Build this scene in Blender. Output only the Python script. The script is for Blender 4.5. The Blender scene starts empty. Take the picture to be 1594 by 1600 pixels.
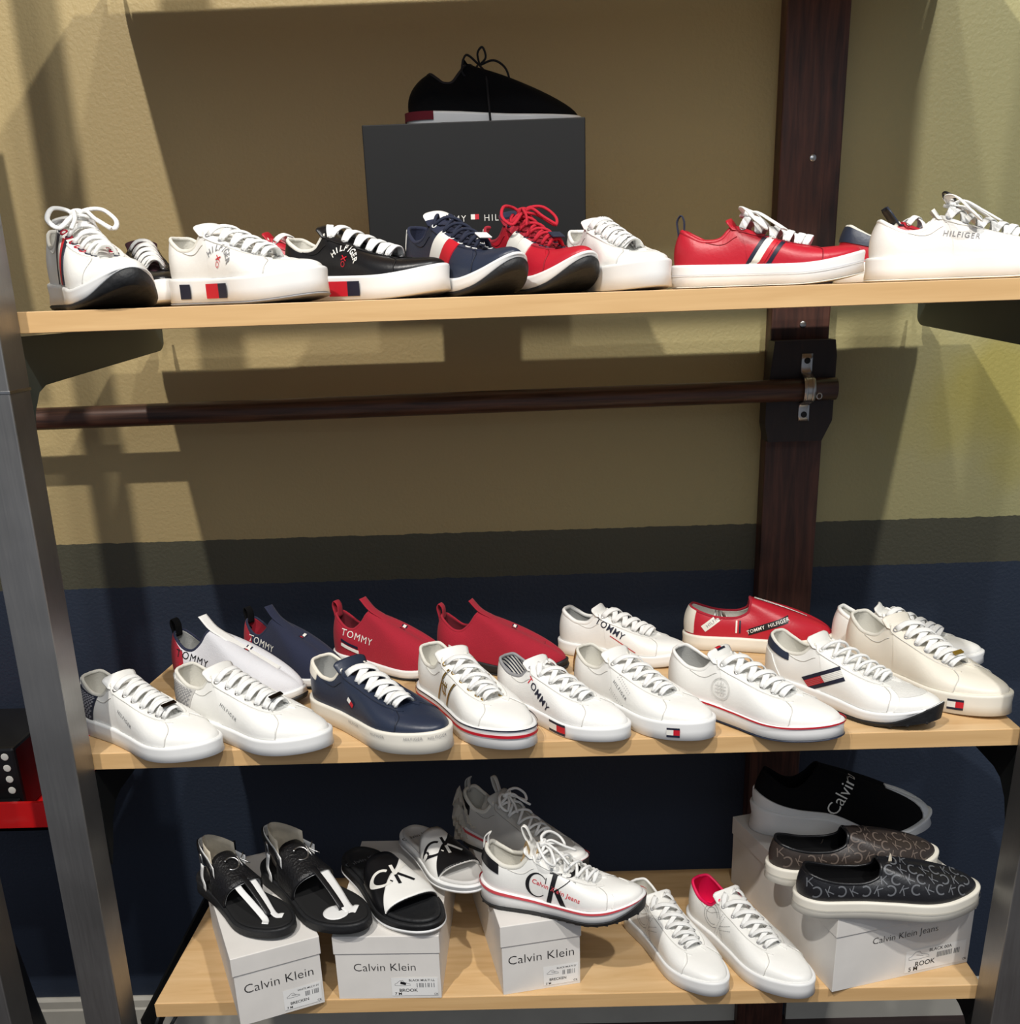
import bpy, math, random
import numpy as np
from mathutils import Vector, Matrix
from mathutils.bvhtree import BVHTree

random.seed(7)
scene = bpy.context.scene
COL = scene.collection
PI = math.pi

# ------------------------------------------------------------------ camera
CAMZ = 1.58
pit, yaw, rol = [math.radians(v) for v in (20.28, -1.03, -1.97)]
cp, sp = math.cos(pit), math.sin(pit)
fw = Vector((math.sin(yaw)*cp, math.cos(yaw)*cp, -sp))
rt = Vector((math.cos(yaw), -math.sin(yaw), 0))
up = rt.cross(fw)
R2 = rt*math.cos(rol) + up*math.sin(rol)
U2 = -rt*math.sin(rol) + up*math.cos(rol)
cd = bpy.data.cameras.new('camera')
cd.sensor_fit = 'AUTO'; cd.sensor_width = 36.0
cd.lens = 1594*36.0/1600
cd.shift_y = (1048-800)/1600
cd.clip_start = 0.02
cam = bpy.data.objects.new('camera', cd); COL.objects.link(cam)
M = Matrix.Identity(4)
for i in range(3):
    M[i][0] = R2[i]; M[i][1] = U2[i]; M[i][2] = -fw[i]
M[2][3] = CAMZ
cam.matrix_world = M
scene.camera = cam

# ------------------------------------------------------------------ world, lights, exposure
w = bpy.data.worlds.new('world'); scene.world = w; w.use_nodes = True
w.node_tree.nodes['Background'].inputs[0].default_value = (0.80, 0.86, 1.0, 1)
w.node_tree.nodes['Background'].inputs[1].default_value = 0.20
scene.view_settings.view_transform = 'Standard'
scene.view_settings.look = 'None'
scene.view_settings.exposure = 0.14
scene.view_settings.gamma = 1.0
scene.view_settings.use_curve_mapping = False

def spot(name, loc, target, power, color, size_deg, blend, radius):
    l = bpy.data.lights.new(name, 'SPOT'); l.energy = power; l.color = color
    l.spot_size = math.radians(size_deg); l.spot_blend = blend; l.shadow_soft_size = radius
    o = bpy.data.objects.new(name, l); COL.objects.link(o); o.location = loc
    o.rotation_euler = (Vector(target)-Vector(loc)).to_track_quat('-Z', 'Y').to_euler()
    o['kind'] = 'structure'
    return o
spot('ceiling_spotlight', (-0.95, -0.55, 3.95), (0.05, 1.6, 1.25), 300, (1.0, 0.95, 0.88), 70, 0.6, 0.035)
spot('ceiling_spotlight', (1.05, -0.50, 3.95), (0.15, 1.6, 1.15), 230, (1.0, 0.98, 0.94), 70, 0.6, 0.05)
spot('ceiling_spotlight', (0.15, -1.40, 4.20), (0.1, 1.5, 0.8), 110, (0.98, 0.97, 0.95), 60, 0.6, 0.06)
def area(name, loc, target, power, color, sx, sy):
    l = bpy.data.lights.new(name, 'AREA'); l.energy = power; l.color = color
    l.shape = 'RECTANGLE'; l.size = sx; l.size_y = sy
    o = bpy.data.objects.new(name, l); COL.objects.link(o); o.location = loc
    o.rotation_euler = (Vector(target)-Vector(loc)).to_track_quat('-Z', 'Y').to_euler()
    o['kind'] = 'structure'
area('soft_fill_light', (0.2, -2.6, 3.3), (0, 1.5, 1.0), 22, (0.88, 0.94, 1.0), 2.4, 1.2)  # broad cool fill added for soft ambient light, stands for no fixture

# ------------------------------------------------------------------ materials
def lin(c):
    return tuple((v/12.92 if v <= 0.04045 else ((v+0.055)/1.055)**2.4) for v in (x/255.0 for x in c)) + (1.0,)
MATS = {}
def mat(name, rgb, rough=0.5, metal=0.0, bump=None, vary=None, coat=0.0, sheen=0.0, spec=None):
    """bump=(scale,strength,(sx,sy,sz)); vary=(scale,amount,(sx,sy,sz))"""
    if name in MATS: return MATS[name]
    m = bpy.data.materials.new(name); m.use_nodes = True
    nt = m.node_tree; b = nt.nodes['Principled BSDF']
    b.inputs['Base Color'].default_value = lin(rgb)
    b.inputs['Roughness'].default_value = rough; b.inputs['Metallic'].default_value = metal
    if coat: b.inputs['Coat Weight'].default_value = coat
    if sheen: b.inputs['Sheen Weight'].default_value = sheen
    if spec is not None: b.inputs['Specular IOR Level'].default_value = spec
    tc = nt.nodes.new('ShaderNodeTexCoord')
    def noise(sc, st, det=3):
        mp = nt.nodes.new('ShaderNodeMapping'); mp.inputs['Scale'].default_value = st
        nt.links.new(tc.outputs['Object'], mp.inputs['Vector'])
        n = nt.nodes.new('ShaderNodeTexNoise'); n.inputs['Scale'].default_value = sc
        n.inputs['Detail'].default_value = det
        nt.links.new(mp.outputs[0], n.inputs['Vector']); return n
    if bump:
        n = noise(bump[0], bump[2] if len(bump) > 2 else (1, 1, 1))
        bn = nt.nodes.new('ShaderNodeBump'); bn.inputs['Strength'].default_value = bump[1]
        bn.inputs['Distance'].default_value = 0.002
        nt.links.new(n.outputs['Fac'], bn.inputs['Height'])
        nt.links.new(bn.outputs[0], b.inputs['Normal'])
    if vary is None: vary = (14, 0.05, (1, 1, 1))
    n = noise(vary[0], vary[2] if len(vary) > 2 else (1, 1, 1), 5)
    r = nt.nodes.new('ShaderNodeValToRGB')
    c = lin(rgb)
    lo = tuple(max(0, v*(1-vary[1])) for v in c[:3])+(1,); hi = tuple(min(1, v*(1+vary[1])) for v in c[:3])+(1,)
    r.color_ramp.elements[0].position = 0.3; r.color_ramp.elements[1].position = 0.7
    r.color_ramp.elements[0].color = lo; r.color_ramp.elements[1].color = hi
    nt.links.new(n.outputs['Fac'], r.inputs[0]); nt.links.new(r.outputs[0], b.inputs['Base Color'])
    MATS[name] = m
    return m
WL = mat('white_leather', (232, 231, 226), 0.42, bump=(220, 0.12))
CL = mat('cream_leather', (228, 222, 208), 0.45, bump=(220, 0.12))
WC = mat('white_canvas', (230, 229, 225), 0.8, bump=(600, 0.25))
WR = mat('white_rubber', (228, 228, 226), 0.38)
CR = mat('cream_rubber', (226, 221, 208), 0.42)
LW = mat('white_lace', (235, 235, 232), 0.85, bump=(900, 0.5))
LINW = mat('white_lining', (216, 213, 202), 0.9, bump=(500, 0.3))
LING = mat('grey_lining', (168, 168, 164), 0.9, bump=(500, 0.3))
NV = mat('navy_leather', (38, 46, 64), 0.40, bump=(240, 0.12))
NVK = mat('navy_knit', (28, 34, 58), 0.9, bump=(700, 0.4), sheen=0.05)
NVP = mat('navy_print', (24, 28, 48), 0.5)
BK = mat('black_leather', (19, 19, 21), 0.36, bump=(240, 0.12))
BKK = mat('black_knit', (7, 7, 9), 0.95, bump=(800, 0.4), spec=.2)
BKR = mat('black_rubber', (24, 25, 27), 0.6, bump=(90, 0.8))
BKP = mat('black_print', (16, 16, 20), 0.5)
BKM = mat('black_metal', (20, 22, 22), 0.45, metal=0.3)
RD = mat('red_leather', (178, 26, 44), 0.42, bump=(240, 0.12))
RDK = mat('red_knit', (158, 20, 42), 0.9, bump=(700, 0.4), sheen=0.05)
RDP = mat('red_print', (190, 22, 40), 0.5)
RDD = mat('dark_red_lining', (104, 18, 32), 0.9)
PK = mat('pink_lining', (224, 16, 80), 0.5)
PKP = mat('coral_rubber', (214, 76, 84), 0.5)
GD = mat('gold_trim', (172, 140, 60), 0.35, metal=0.8)
GLT = mat('gold_glitter', (150, 118, 66), 0.4, metal=0.5, bump=(900, 1.0), vary=(900, 0.6))
SV = mat('silver_metal', (190, 190, 188), 0.28, metal=1.0)
GNM = mat('gunmetal', (70, 66, 62), 0.3, metal=1.0)
GRY = mat('grey_print', (140, 140, 142), 0.6)
GRS = mat('grey_suede', (186, 184, 178), 0.9)
GRD = mat('dark_grey_print', (92, 94, 98), 0.5)
CORK = mat('tan_lining', (176, 138, 96), 0.8)
WMET = mat('eyelet_white', (180, 180, 178), 0.35, metal=0.6)
PAPER = mat('cream_paper', (206, 196, 176), 0.9, bump=(60, 0.6))
BOXW = mat('white_cardboard', (222, 218, 212), 0.6)
BOXL = mat('white_sticker', (232, 231, 228), 0.4)
BOXK = mat('black_cardboard', (11, 12, 13), 0.62, spec=.3)
BRM = mat('brown_coated_canvas', (50, 42, 38), 0.45, bump=(300, 0.2))
BRMP = mat('brown_monogram_print', (100, 88, 80), 0.5)
BKC = mat('black_coated_canvas', (25, 25, 28), 0.38, bump=(300, 0.2))
BKCP = mat('grey_monogram_print', (96, 98, 102), 0.45)
STRW = mat('offwhite_print', (226, 224, 216), 0.5)

def nodes(name):
    m = bpy.data.materials.new(name); m.use_nodes = True
    nt = m.node_tree
    return m, nt, nt.nodes['Principled BSDF'], nt.nodes.new('ShaderNodeTexCoord')
def wood(name, c0, c1, sc, rough, stretch, knots=False, bumps=0.2):
    m, nt, b, tc = nodes(name)
    mp = nt.nodes.new('ShaderNodeMapping'); mp.inputs['Scale'].default_value = stretch
    nt.links.new(tc.outputs['Object'], mp.inputs['Vector'])
    n = nt.nodes.new('ShaderNodeTexNoise'); n.inputs['Scale'].default_value = sc
    n.inputs['Detail'].default_value = 6; n.inputs['Distortion'].default_value = 0.6
    nt.links.new(mp.outputs[0], n.inputs['Vector'])
    r = nt.nodes.new('ShaderNodeValToRGB'); r.color_ramp.elements[0].position = 0.3; r.color_ramp.elements[1].position = 0.72
    r.color_ramp.elements[0].color = lin(c0); r.color_ramp.elements[1].color = lin(c1)
    nt.links.new(n.outputs['Fac'], r.inputs[0])
    out = r.outputs[0]
    if knots:
        v = nt.nodes.new('ShaderNodeTexNoise'); v.inputs['Scale'].default_value = 5
        mp2 = nt.nodes.new('ShaderNodeMapping'); mp2.inputs['Scale'].default_value = (2.2, 1, 1)
        nt.links.new(tc.outputs['Object'], mp2.inputs['Vector']); nt.links.new(mp2.outputs[0], v.inputs['Vector'])
        r2 = nt.nodes.new('ShaderNodeValToRGB'); r2.color_ramp.elements[0].position = 0.57; r2.color_ramp.elements[1].position = 0.70
        r2.color_ramp.elements[0].color = (1, 1, 1, 1); r2.color_ramp.elements[1].color = (0.35, 0.3, 0.3, 1)
        nt.links.new(v.outputs['Fac'], r2.inputs[0])
        mx = nt.nodes.new('ShaderNodeMix'); mx.data_type = 'RGBA'; mx.blend_type = 'MULTIPLY'; mx.inputs[0].default_value = 1
        nt.links.new(out, mx.inputs[6]); nt.links.new(r2.outputs[0], mx.inputs[7]); out = mx.outputs[2]
    nt.links.new(out, b.inputs['Base Color'])
    bn = nt.nodes.new('ShaderNodeBump'); bn.inputs['Strength'].default_value = bumps; bn.inputs['Distance'].default_value = 0.001
    nt.links.new(n.outputs['Fac'], bn.inputs['Height']); nt.links.new(bn.outputs[0], b.inputs['Normal'])
    b.inputs['Roughness'].default_value = rough
    return m
MAPLE = wood('maple_veneer', (200, 162, 112), (218, 184, 138), 6, 0.42, (1.2, 9, 9), bumps=0.03)
MAPLEE = wood('maple_edge', (202, 162, 110), (216, 178, 126), 6, 0.45, (0.8, 9, 14), bumps=0.03)
DARKW = wood('dark_stained_wood', (44, 24, 18), (94, 56, 42), 7, 0.5, (14, 14, 1.1), knots=True, bumps=0.4)
BLKW = wood('charred_wood', (22, 14, 12), (38, 24, 20), 8, 0.55, (10, 10, 1.5), bumps=0.4)
RODW = wood('walnut_rod', (44, 27, 21), (98, 66, 50), 6, 0.38, (1.0, 22, 22), bumps=0.4)
FLOORW = wood('dark_floor_wood', (38, 26, 26), (58, 42, 42), 5, 0.5, (1.5, 10, 1), bumps=0.1)
def steel(name, base, rough):
    m, nt, b, tc = nodes(name)
    mp = nt.nodes.new('ShaderNodeMapping'); mp.inputs['Scale'].default_value = (30, 30, 1.2)
    nt.links.new(tc.outputs['Object'], mp.inputs['Vector'])
    n = nt.nodes.new('ShaderNodeTexNoise'); n.inputs['Scale'].default_value = 12; n.inputs['Detail'].default_value = 6
    nt.links.new(mp.outputs[0], n.inputs['Vector'])
    r = nt.nodes.new('ShaderNodeMapRange'); r.inputs[3].default_value = rough-0.08; r.inputs[4].default_value = rough+0.12
    nt.links.new(n.outputs['Fac'], r.inputs[0]); nt.links.new(r.outputs[0], b.inputs['Roughness'])
    n2 = nt.nodes.new('ShaderNodeTexNoise'); n2.inputs['Scale'].default_value = 5; n2.inputs['Detail'].default_value = 4
    nt.links.new(tc.outputs['Object'], n2.inputs['Vector'])
    cr = nt.nodes.new('ShaderNodeValToRGB'); c = lin(base)
    cr.color_ramp.elements[0].color = tuple(v*0.8 for v in c[:3])+(1,); cr.color_ramp.elements[1].color = tuple(min(1, v*1.15) for v in c[:3])+(1,)
    cr.color_ramp.elements[0].position = .35; cr.color_ramp.elements[1].position = .65
    nt.links.new(n2.outputs['Fac'], cr.inputs[0]); nt.links.new(cr.outputs[0], b.inputs['Base Color'])
    b.inputs['Metallic'].default_value = 0.9
    bn = nt.nodes.new('ShaderNodeBump'); bn.inputs['Strength'].default_value = 0.12; bn.inputs['Distance'].default_value = 0.0005
    nt.links.new(n.outputs['Fac'], bn.inputs['Height']); nt.links.new(bn.outputs[0], b.inputs['Normal'])
    return m
STEEL = steel('brushed_steel', (150, 148, 145), 0.38)

def wall_paint():
    m, nt, b, tc = nodes('painted_wall')
    L = nt.links.new
    sep = nt.nodes.new('ShaderNodeSeparateXYZ'); L(tc.outputs['Object'], sep.inputs[0])
    n = nt.nodes.new('ShaderNodeTexNoise'); n.inputs['Scale'].default_value = 150; n.inputs['Detail'].default_value = 2
    L(tc.outputs['Object'], n.inputs['Vector'])
    bn = nt.nodes.new('ShaderNodeBump'); bn.inputs['Strength'].default_value = 0.55; bn.inputs['Distance'].default_value = 0.002
    L(n.outputs['Fac'], bn.inputs['Height']); L(bn.outputs[0], b.inputs['Normal'])
    # wobbling paint lines
    nw = nt.nodes.new('ShaderNodeTexNoise'); nw.inputs['Scale'].default_value = 60; nw.inputs['Detail'].default_value = 3
    L(tc.outputs['Object'], nw.inputs['Vector'])
    ma = nt.nodes.new('ShaderNodeMath'); ma.operation = 'MULTIPLY_ADD'; ma.inputs[1].default_value = 0.006; L(nw.outputs['Fac'], ma.inputs[0]); L(sep.outputs[2], ma.inputs[2])
    def step(h):
        s = nt.nodes.new('ShaderNodeMath'); s.operation = 'GREATER_THAN'; s.inputs[1].default_value = h+0.003; L(ma.outputs[0], s.inputs[0]); return s
    def mix(f, a, bcol):
        x = nt.nodes.new('ShaderNodeMix'); x.data_type = 'RGBA'
        L(f, x.inputs[0])
        for i, v in ((6, a), (7, bcol)):
            if isinstance(v, tuple): x.inputs[i].default_value = v
            else: L(v, x.inputs[i])
        return x.outputs[2]
    tan = lin((174, 154, 108)); olive = lin((76, 74, 58)); navy = lin((38, 48, 64)); yel = lin((166, 152, 52)); sage = lin((164, 158, 112))
    # base colour turns from tan to sage towards the right, varied by noise
    nx = nt.nodes.new('ShaderNodeTexNoise'); nx.inputs['Scale'].default_value = 1.2; L(tc.outputs['Object'], nx.inputs['Vector'])
    ax = nt.nodes.new('ShaderNodeMath'); ax.operation = 'MULTIPLY_ADD'; ax.inputs[1].default_value = 0.6; L(nx.outputs['Fac'], ax.inputs[0]); L(sep.outputs[0], ax.inputs[2])
    mr = nt.nodes.new('ShaderNodeMapRange'); mr.inputs[1].default_value = 0.1; mr.inputs[2].default_value = 1.2; L(ax.outputs[0], mr.inputs[0])
    base = mix(mr.outputs[0], tan, sage)
    # yellow painted patch: low around x 0.95, z 1.32
    vm = nt.nodes.new('ShaderNodeVectorMath'); vm.operation = 'SUBTRACT'; vm.inputs[1].default_value = (0.98, 0, 1.36); L(tc.outputs['Object'], vm.inputs[0])
    vs = nt.nodes.new('ShaderNodeVectorMath'); vs.operation = 'MULTIPLY'; vs.inputs[1].default_value = (4.2, 0, 8.0); L(vm.outputs[0], vs.inputs[0])
    n3 = nt.nodes.new('ShaderNodeTexNoise'); n3.inputs['Scale'].default_value = 7; L(tc.outputs['Object'], n3.inputs['Vector'])
    ln = nt.nodes.new('ShaderNodeVectorMath'); ln.operation = 'LENGTH'; L(vs.outputs[0], ln.inputs[0])
    ad = nt.nodes.new('ShaderNodeMath'); ad.operation = 'MULTIPLY_ADD'; ad.inputs[1].default_value = 1.6; L(n3.outputs['Fac'], ad.inputs[0]); L(ln.outputs['Value'], ad.inputs[2])
    m2 = nt.nodes.new('ShaderNodeMapRange'); m2.inputs[1].default_value = 2.1; m2.inputs[2].default_value = 1.3; m2.inputs[3].default_value = 0; m2.inputs[4].default_value = 0.55; L(ad.outputs[0], m2.inputs[0])
    base = mix(m2.outputs[0], base, yel)
    c = mix(step(1.128).outputs[0], olive, base)
    c = mix(step(1.034).outputs[0], navy, c)
    L(c, b.inputs['Base Color']); b.inputs['Roughness'].default_value = 0.55
    return m
WALL = wall_paint()

# ------------------------------------------------------------------ generic builders
def mesh(name, verts, faces, material, parent=None, smooth=True, mats=None, fm=None):
    me = bpy.data.meshes.new(name)
    me.from_pydata([tuple(map(float, v)) for v in verts], [], [tuple(f) for f in faces])
    for m_ in (mats or [material]): me.materials.append(m_)
    if fm is not None:
        for p, i in zip(me.polygons, fm): p.material_index = i
    for p in me.polygons: p.use_smooth = smooth
    me.update()
    o = bpy.data.objects.new(name, me); COL.objects.link(o)
    if parent: o.parent = parent
    return o
def tag(o, label=None, cat=None, group=None, kind=None):
    if label: o['label'] = label
    if cat: o['category'] = cat
    if group: o['group'] = group
    if kind: o['kind'] = kind
    return o
def empty(name, loc=(0, 0, 0), rz=0.0, rx=0.0, ry=0.0):
    o = bpy.data.objects.new(name, None); o.empty_display_size = 0.02; COL.objects.link(o)
    o.location = loc; o.rotation_euler = (rx, ry, rz); return o
def boxvf(x0, x1, y0, y1, z0, z1, b=0.0):
    if b <= 0:
        v = [(x, y, z) for z in (z0, z1) for y in (y0, y1) for x in (x0, x1)]
        f = [(0, 2, 3, 1), (4, 5, 7, 6), (0, 1, 5, 4), (2, 6, 7, 3), (0, 4, 6, 2), (1, 3, 7, 5)]
        return v, f
    import bmesh
    bm = bmesh.new(); bmesh.ops.create_cube(bm, size=1)
    for vt in bm.verts:
        vt.co.x = x0 if vt.co.x < 0 else x1; vt.co.y = y0 if vt.co.y < 0 else y1; vt.co.z = z0 if vt.co.z < 0 else z1
    bmesh.ops.bevel(bm, geom=bm.edges[:], offset=b, segments=2, affect='EDGES', profile=0.5)
    bm.verts.index_update()
    v = [tuple(q.co) for q in bm.verts]; f = [tuple(q.index for q in fc.verts) for fc in bm.faces]
    bm.free(); return v, f
def box(name, x0, x1, y0, y1, z0, z1, material, parent=None, b=0.0):
    v, f = boxvf(x0, x1, y0, y1, z0, z1, b)
    return mesh(name, v, f, material, parent, smooth=False)
def join(parts):
    V, Fc = [], []
    for v, f in parts:
        n = len(V); V += [tuple(q) for q in v]; Fc += [tuple(i+n for i in q) for q in f]
    return V, Fc
def prism(pts, axis, a0, a1):
    """extrude a 2D polygon: axis 'x' -> pts are (y,z)"""
    n = len(pts)
    def P(p, a): return (a, p[0], p[1]) if axis == 'x' else ((p[0], a, p[1]) if axis == 'y' else (p[0], p[1], a))
    v = [P(p, a0) for p in pts]+[P(p, a1) for p in pts]
    f = [tuple(range(n))[::-1], tuple(range(n, 2*n))]+[(i, (i+1) % n, n+(i+1) % n, n+i) for i in range(n)]
    return v, f
def herm(tab, x):
    """smooth cubic interpolation through rows (x, v1, v2..) at array x"""
    T = np.array(tab, float); xs = T[:, 0]; ys = T[:, 1:]
    x = np.clip(np.asarray(x, float), xs[0], xs[-1])
    h = np.diff(xs)[:, None]; d = np.diff(ys, axis=0)/h
    m = np.zeros_like(ys); m[0] = d[0]; m[-1] = d[-1]
    for k in range(1, len(xs)-1):
        h0, h1 = h[k-1], h[k]; mm = (d[k-1]*h1+d[k]*h0)/(h0+h1)
        lim = np.where(d[k-1]*d[k] <= 0, 0.35, 1.0); m[k] = mm*lim
    i = np.clip(np.searchsorted(xs, x, side='right')-1, 0, len(xs)-2)
    hh = (xs[i+1]-xs[i]); t = ((x-xs[i])/hh)[..., None]; hh = hh[..., None]
    r = (2*t**3-3*t**2+1)*ys[i]+(t**3-2*t**2+t)*hh*m[i]+(-2*t**3+3*t**2)*ys[i+1]+(t**3-t**2)*hh*m[i+1]
    return r
def catmull(P, n, closed=False):
    P = np.array(P, float); out = []
    m = len(P)
    rng = range(m if closed else m-1)
    for i in rng:
        p1 = P[i]; p2 = P[(i+1) % m]
        p0 = P[(i-1) % m] if (closed or i > 0) else 2*p1-p2
        p3 = P[(i+2) % m] if (closed or i+2 < m) else 2*p2-p1
        for k in range(n):
            t = k/n
            out.append(0.5*((2*p1)+(-p0+p2)*t+(2*p0-5*p1+4*p2-p3)*t*t+(-p0+3*p1-3*p2+p3)*t**3))
    if not closed: out.append(P[-1])
    return np.array(out)
def unit(v):
    v = np.array(v, float); n = np.linalg.norm(v, axis=-1, keepdims=True); return v/np.maximum(n, 1e-9)
def sweep(P, N, wd, th, closed=False, nseg=8, taper=False):
    """ribbon / rod: elliptical-ish section, width wd along binormal, th along N"""
    P = np.array(P, float); N = np.array(N, float)
    if N.ndim == 1: N = np.tile(N, (len(P), 1))
    m = len(P)
    if closed: T = unit(np.roll(P, -1, 0)-np.roll(P, 1, 0))
    else: T = unit(np.gradient(P, axis=0))
    B = unit(np.cross(T, N)); N2 = unit(np.cross(B, T))
    V, Fc = [], []
    for i in range(m):
        k = 1.0
        if taper and (i == 0 or i == m-1): k = 0.5
        for j in range(nseg):
            a = 2*PI*j/nseg+PI/nseg
            ca, sa = math.cos(a), math.sin(a)
            ex = 0.55 if wd > th*1.5 else 1.0
            cx = math.copysign(abs(ca)**ex, ca); sx = math.copysign(abs(sa)**ex, sa)
            V.append(P[i]+B[i]*cx*wd/2*k+N2[i]*sx*th/2*k)
    for i in range(m if closed else m-1):
        for j in range(nseg):
            a = i*nseg+j; b = i*nseg+(j+1) % nseg; c = ((i+1) % m)*nseg+(j+1) % nseg; d = ((i+1) % m)*nseg+j
            Fc.append((a, b, c, d))
    if not closed:
        Fc.append(tuple(range(nseg))[::-1]); Fc.append(tuple((m-1)*nseg+j for j in range(nseg)))
    return V, Fc
def torus(c, n, R, r, ns=12, nt=6):
    n = unit(n); a = unit(np.cross(n, (0.3, 0.2, 0.9))); b = np.cross(n, a); c = np.array(c)
    P = [c+a*R*math.cos(2*PI*k/ns)+b*R*math.sin(2*PI*k/ns) for k in range(ns)]
    return sweep(P, n, 2*r, 2*r, closed=True, nseg=nt)
def disc(c, n, R, th, ns=16):
    n = unit(n); a = unit(np.cross(n, (0.3, 0.2, 0.9))); b = np.cross(n, a); c = np.array(c)
    V = []
    for k, (rr, hh) in enumerate(((R, 0), (R, th*0.7), (R*0.85, th))):
        V += [c+n*hh+a*rr*math.cos(2*PI*i/ns)+b*rr*math.sin(2*PI*i/ns) for i in range(ns)]
    Fc = [(k*ns+i, k*ns+(i+1) % ns, (k+1)*ns+(i+1) % ns, (k+1)*ns+i) for k in range(2) for i in range(ns)]
    Fc.append(tuple(2*ns+i for i in range(ns))); Fc.append(tuple(range(ns))[::-1])
    return V, Fc

# 2D artwork ---------------------------------------------------------------
TCACHE = {}
def text2d(s, size=1.0, bold=0.0, space=1.0, align='LEFT', shear=0.0):
    key = (s, bold, space, align, shear)
    if key not in TCACHE:
        cu = bpy.data.curves.new('t', 'FONT'); cu.body = s; cu.size = 1.0; cu.align_x = align
        cu.resolution_u = 3; cu.offset = bold; cu.space_character = space; cu.fill_mode = 'FRONT'; cu.shear = shear
        o = bpy.data.objects.new('t', cu); COL.objects.link(o)
        dg = bpy.context.evaluated_depsgraph_get(); dg.update()
        me = o.evaluated_get(dg).to_mesh()
        TCACHE[key] = ([(v.co.x, v.co.y) for v in me.vertices], [tuple(p.vertices) for p in me.polygons])
        o.evaluated_get(dg).to_mesh_clear()
        bpy.data.objects.remove(o); bpy.data.curves.remove(cu)
    v, f = TCACHE[key]
    return [(x*size, y*size) for x, y in v], f
def xf(item, dx=0, dy=0, rot=0, sx=1, sy=1):
    v, f = item; c, s = math.cos(rot), math.sin(rot)
    return [(dx+(x*sx*c-y*sy*s), dy+(x*sx*s+y*sy*c)) for x, y in v], f
def quad2d(p0, p1, p2, p3, nu=10, nv=4):
    p = [np.array(q, float) for q in (p0, p1, p2, p3)]
    V = []
    for i in range(nu+1):
        u = i/nu
        for j in range(nv+1):
            v = j/nv; V.append(tuple((p[0]*(1-u)+p[1]*u)*(1-v)+(p[3]*(1-u)+p[2]*u)*v))
    Fc = [(i*(nv+1)+j, (i+1)*(nv+1)+j, (i+1)*(nv+1)+j+1, i*(nv+1)+j+1) for i in range(nu) for j in range(nv)]
    return V, Fc
def rect2d(x0, y0, x1, y1, nu=4, nv=4): return quad2d((x0, y0), (x1, y0), (x1, y1), (x0, y1), nu, nv)
def stroke2d(pts, wd, wd2=None):
    P = np.array(pts, float); T = unit(np.gradient(P, axis=0)); Nn = np.stack([-T[:, 1], T[:, 0]], 1)
    V = []; n = len(P)
    for i in range(n):
        ww = wd if wd2 is None else wd+(wd2-wd)*i/(n-1)
        V += [tuple(P[i]-Nn[i]*ww/2), tuple(P[i]+Nn[i]*ww/2)]
    return V, [(2*i, 2*i+2, 2*i+3, 2*i+1) for i in range(n-1)]
def line2d(a, b, wd, n=8): return stroke2d([(a[0]+(b[0]-a[0])*k/n, a[1]+(b[1]-a[1])*k/n) for k in range(n+1)], wd)
def arc2d(cx, cy, r, a0, a1, wd, n=20):
    return stroke2d([(cx+r*math.cos(math.radians(a0+(a1-a0)*k/n)), cy+r*math.sin(math.radians(a0+(a1-a0)*k/n))) for k in range(n+1)], wd)
def flag2d(wd, ht):
    """small flag: navy bars above and below, white left, red right"""
    b = ht*0.24; h = wd/2
    return [(rect2d(-h, -ht/2, h, -ht/2+b), NVP), (rect2d(-h, ht/2-b, h, ht/2), NVP),
            (rect2d(-h, -ht/2+b, 0, ht/2-b), STRW), (rect2d(0, -ht/2+b, h, ht/2-b), RDP)]
def arctext(s, R, size, span, m_, bold=0.01):
    out = []
    for i, ch in enumerate(s):
        a = PI/2+span/2-span*i/(len(s)-1)
        out.append((xf(text2d(ch, size, bold, align='CENTER'), R*math.cos(a), R*math.sin(a), a-PI/2), m_))
    return out

# ------------------------------------------------------------------ shoe
COURT = dict(
    Q=[(0, .035, 0, .312), (.10, .052, .062, .308), (.20, .105, .088, .280), (.30, .19, .097, .248), (.38, .275, .094, .260),
       (.44, .335, .080, .320), (.50, .40, .068, .300), (.58, .48, .062, .270), (.66, .555, .059, .240), (.76, .63, .054, .212), (.88, .675, .038, .196), (1, .69, 0, .191)], kz=.30,
    th=[(0, .100), (.4, .092), (.75, .085), (1, .088)], spring=.035)
RUNNER = dict(
    Q=[(0, .030, 0, .360), (.10, .048, .060, .352), (.20, .105, .088, .312), (.30, .19, .097, .278), (.38, .275, .094, .298),
       (.44, .335, .078, .365), (.50, .40, .066, .338), (.58, .48, .061, .300), (.66, .555, .057, .266), (.76, .628, .050, .234), (.88, .678, .034, .216), (1, .692, 0, .212)], kz=.28,
    th=[(0, .135), (.25, .115), (.5, .100), (.75, .085), (1, .085)], spring=.09)
SLIP = dict(
    Q=[(0, .030, 0, .245), (.10, .050, .064, .243), (.20, .11, .094, .225), (.32, .22, .102, .202), (.44, .34, .098, .200),
       (.52, .42, .082, .225), (.60, .435, .070, .262), (.74, .440, .050, .285), (.88, .438, .025, .295), (1, .436, 0, .297)], kz=.34,
    th=[(0, .088), (.5, .088), (1, .090)], spring=.02)
SOCK = dict(
    Q=[(0, .045, 0, .390), (.10, .060, .050, .385), (.20, .11, .078, .345), (.30, .17, .086, .305), (.40, .225, .082, .300),
       (.50, .285, .068, .345), (.62, .325, .052, .405), (.78, .345, .036, .430), (.90, .350, .018, .438), (1, .352, 0, .440)], kz=.46,
    th=[(0, .115), (.3, .095), (.6, .075), (1, .080)], spring=.05)

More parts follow.
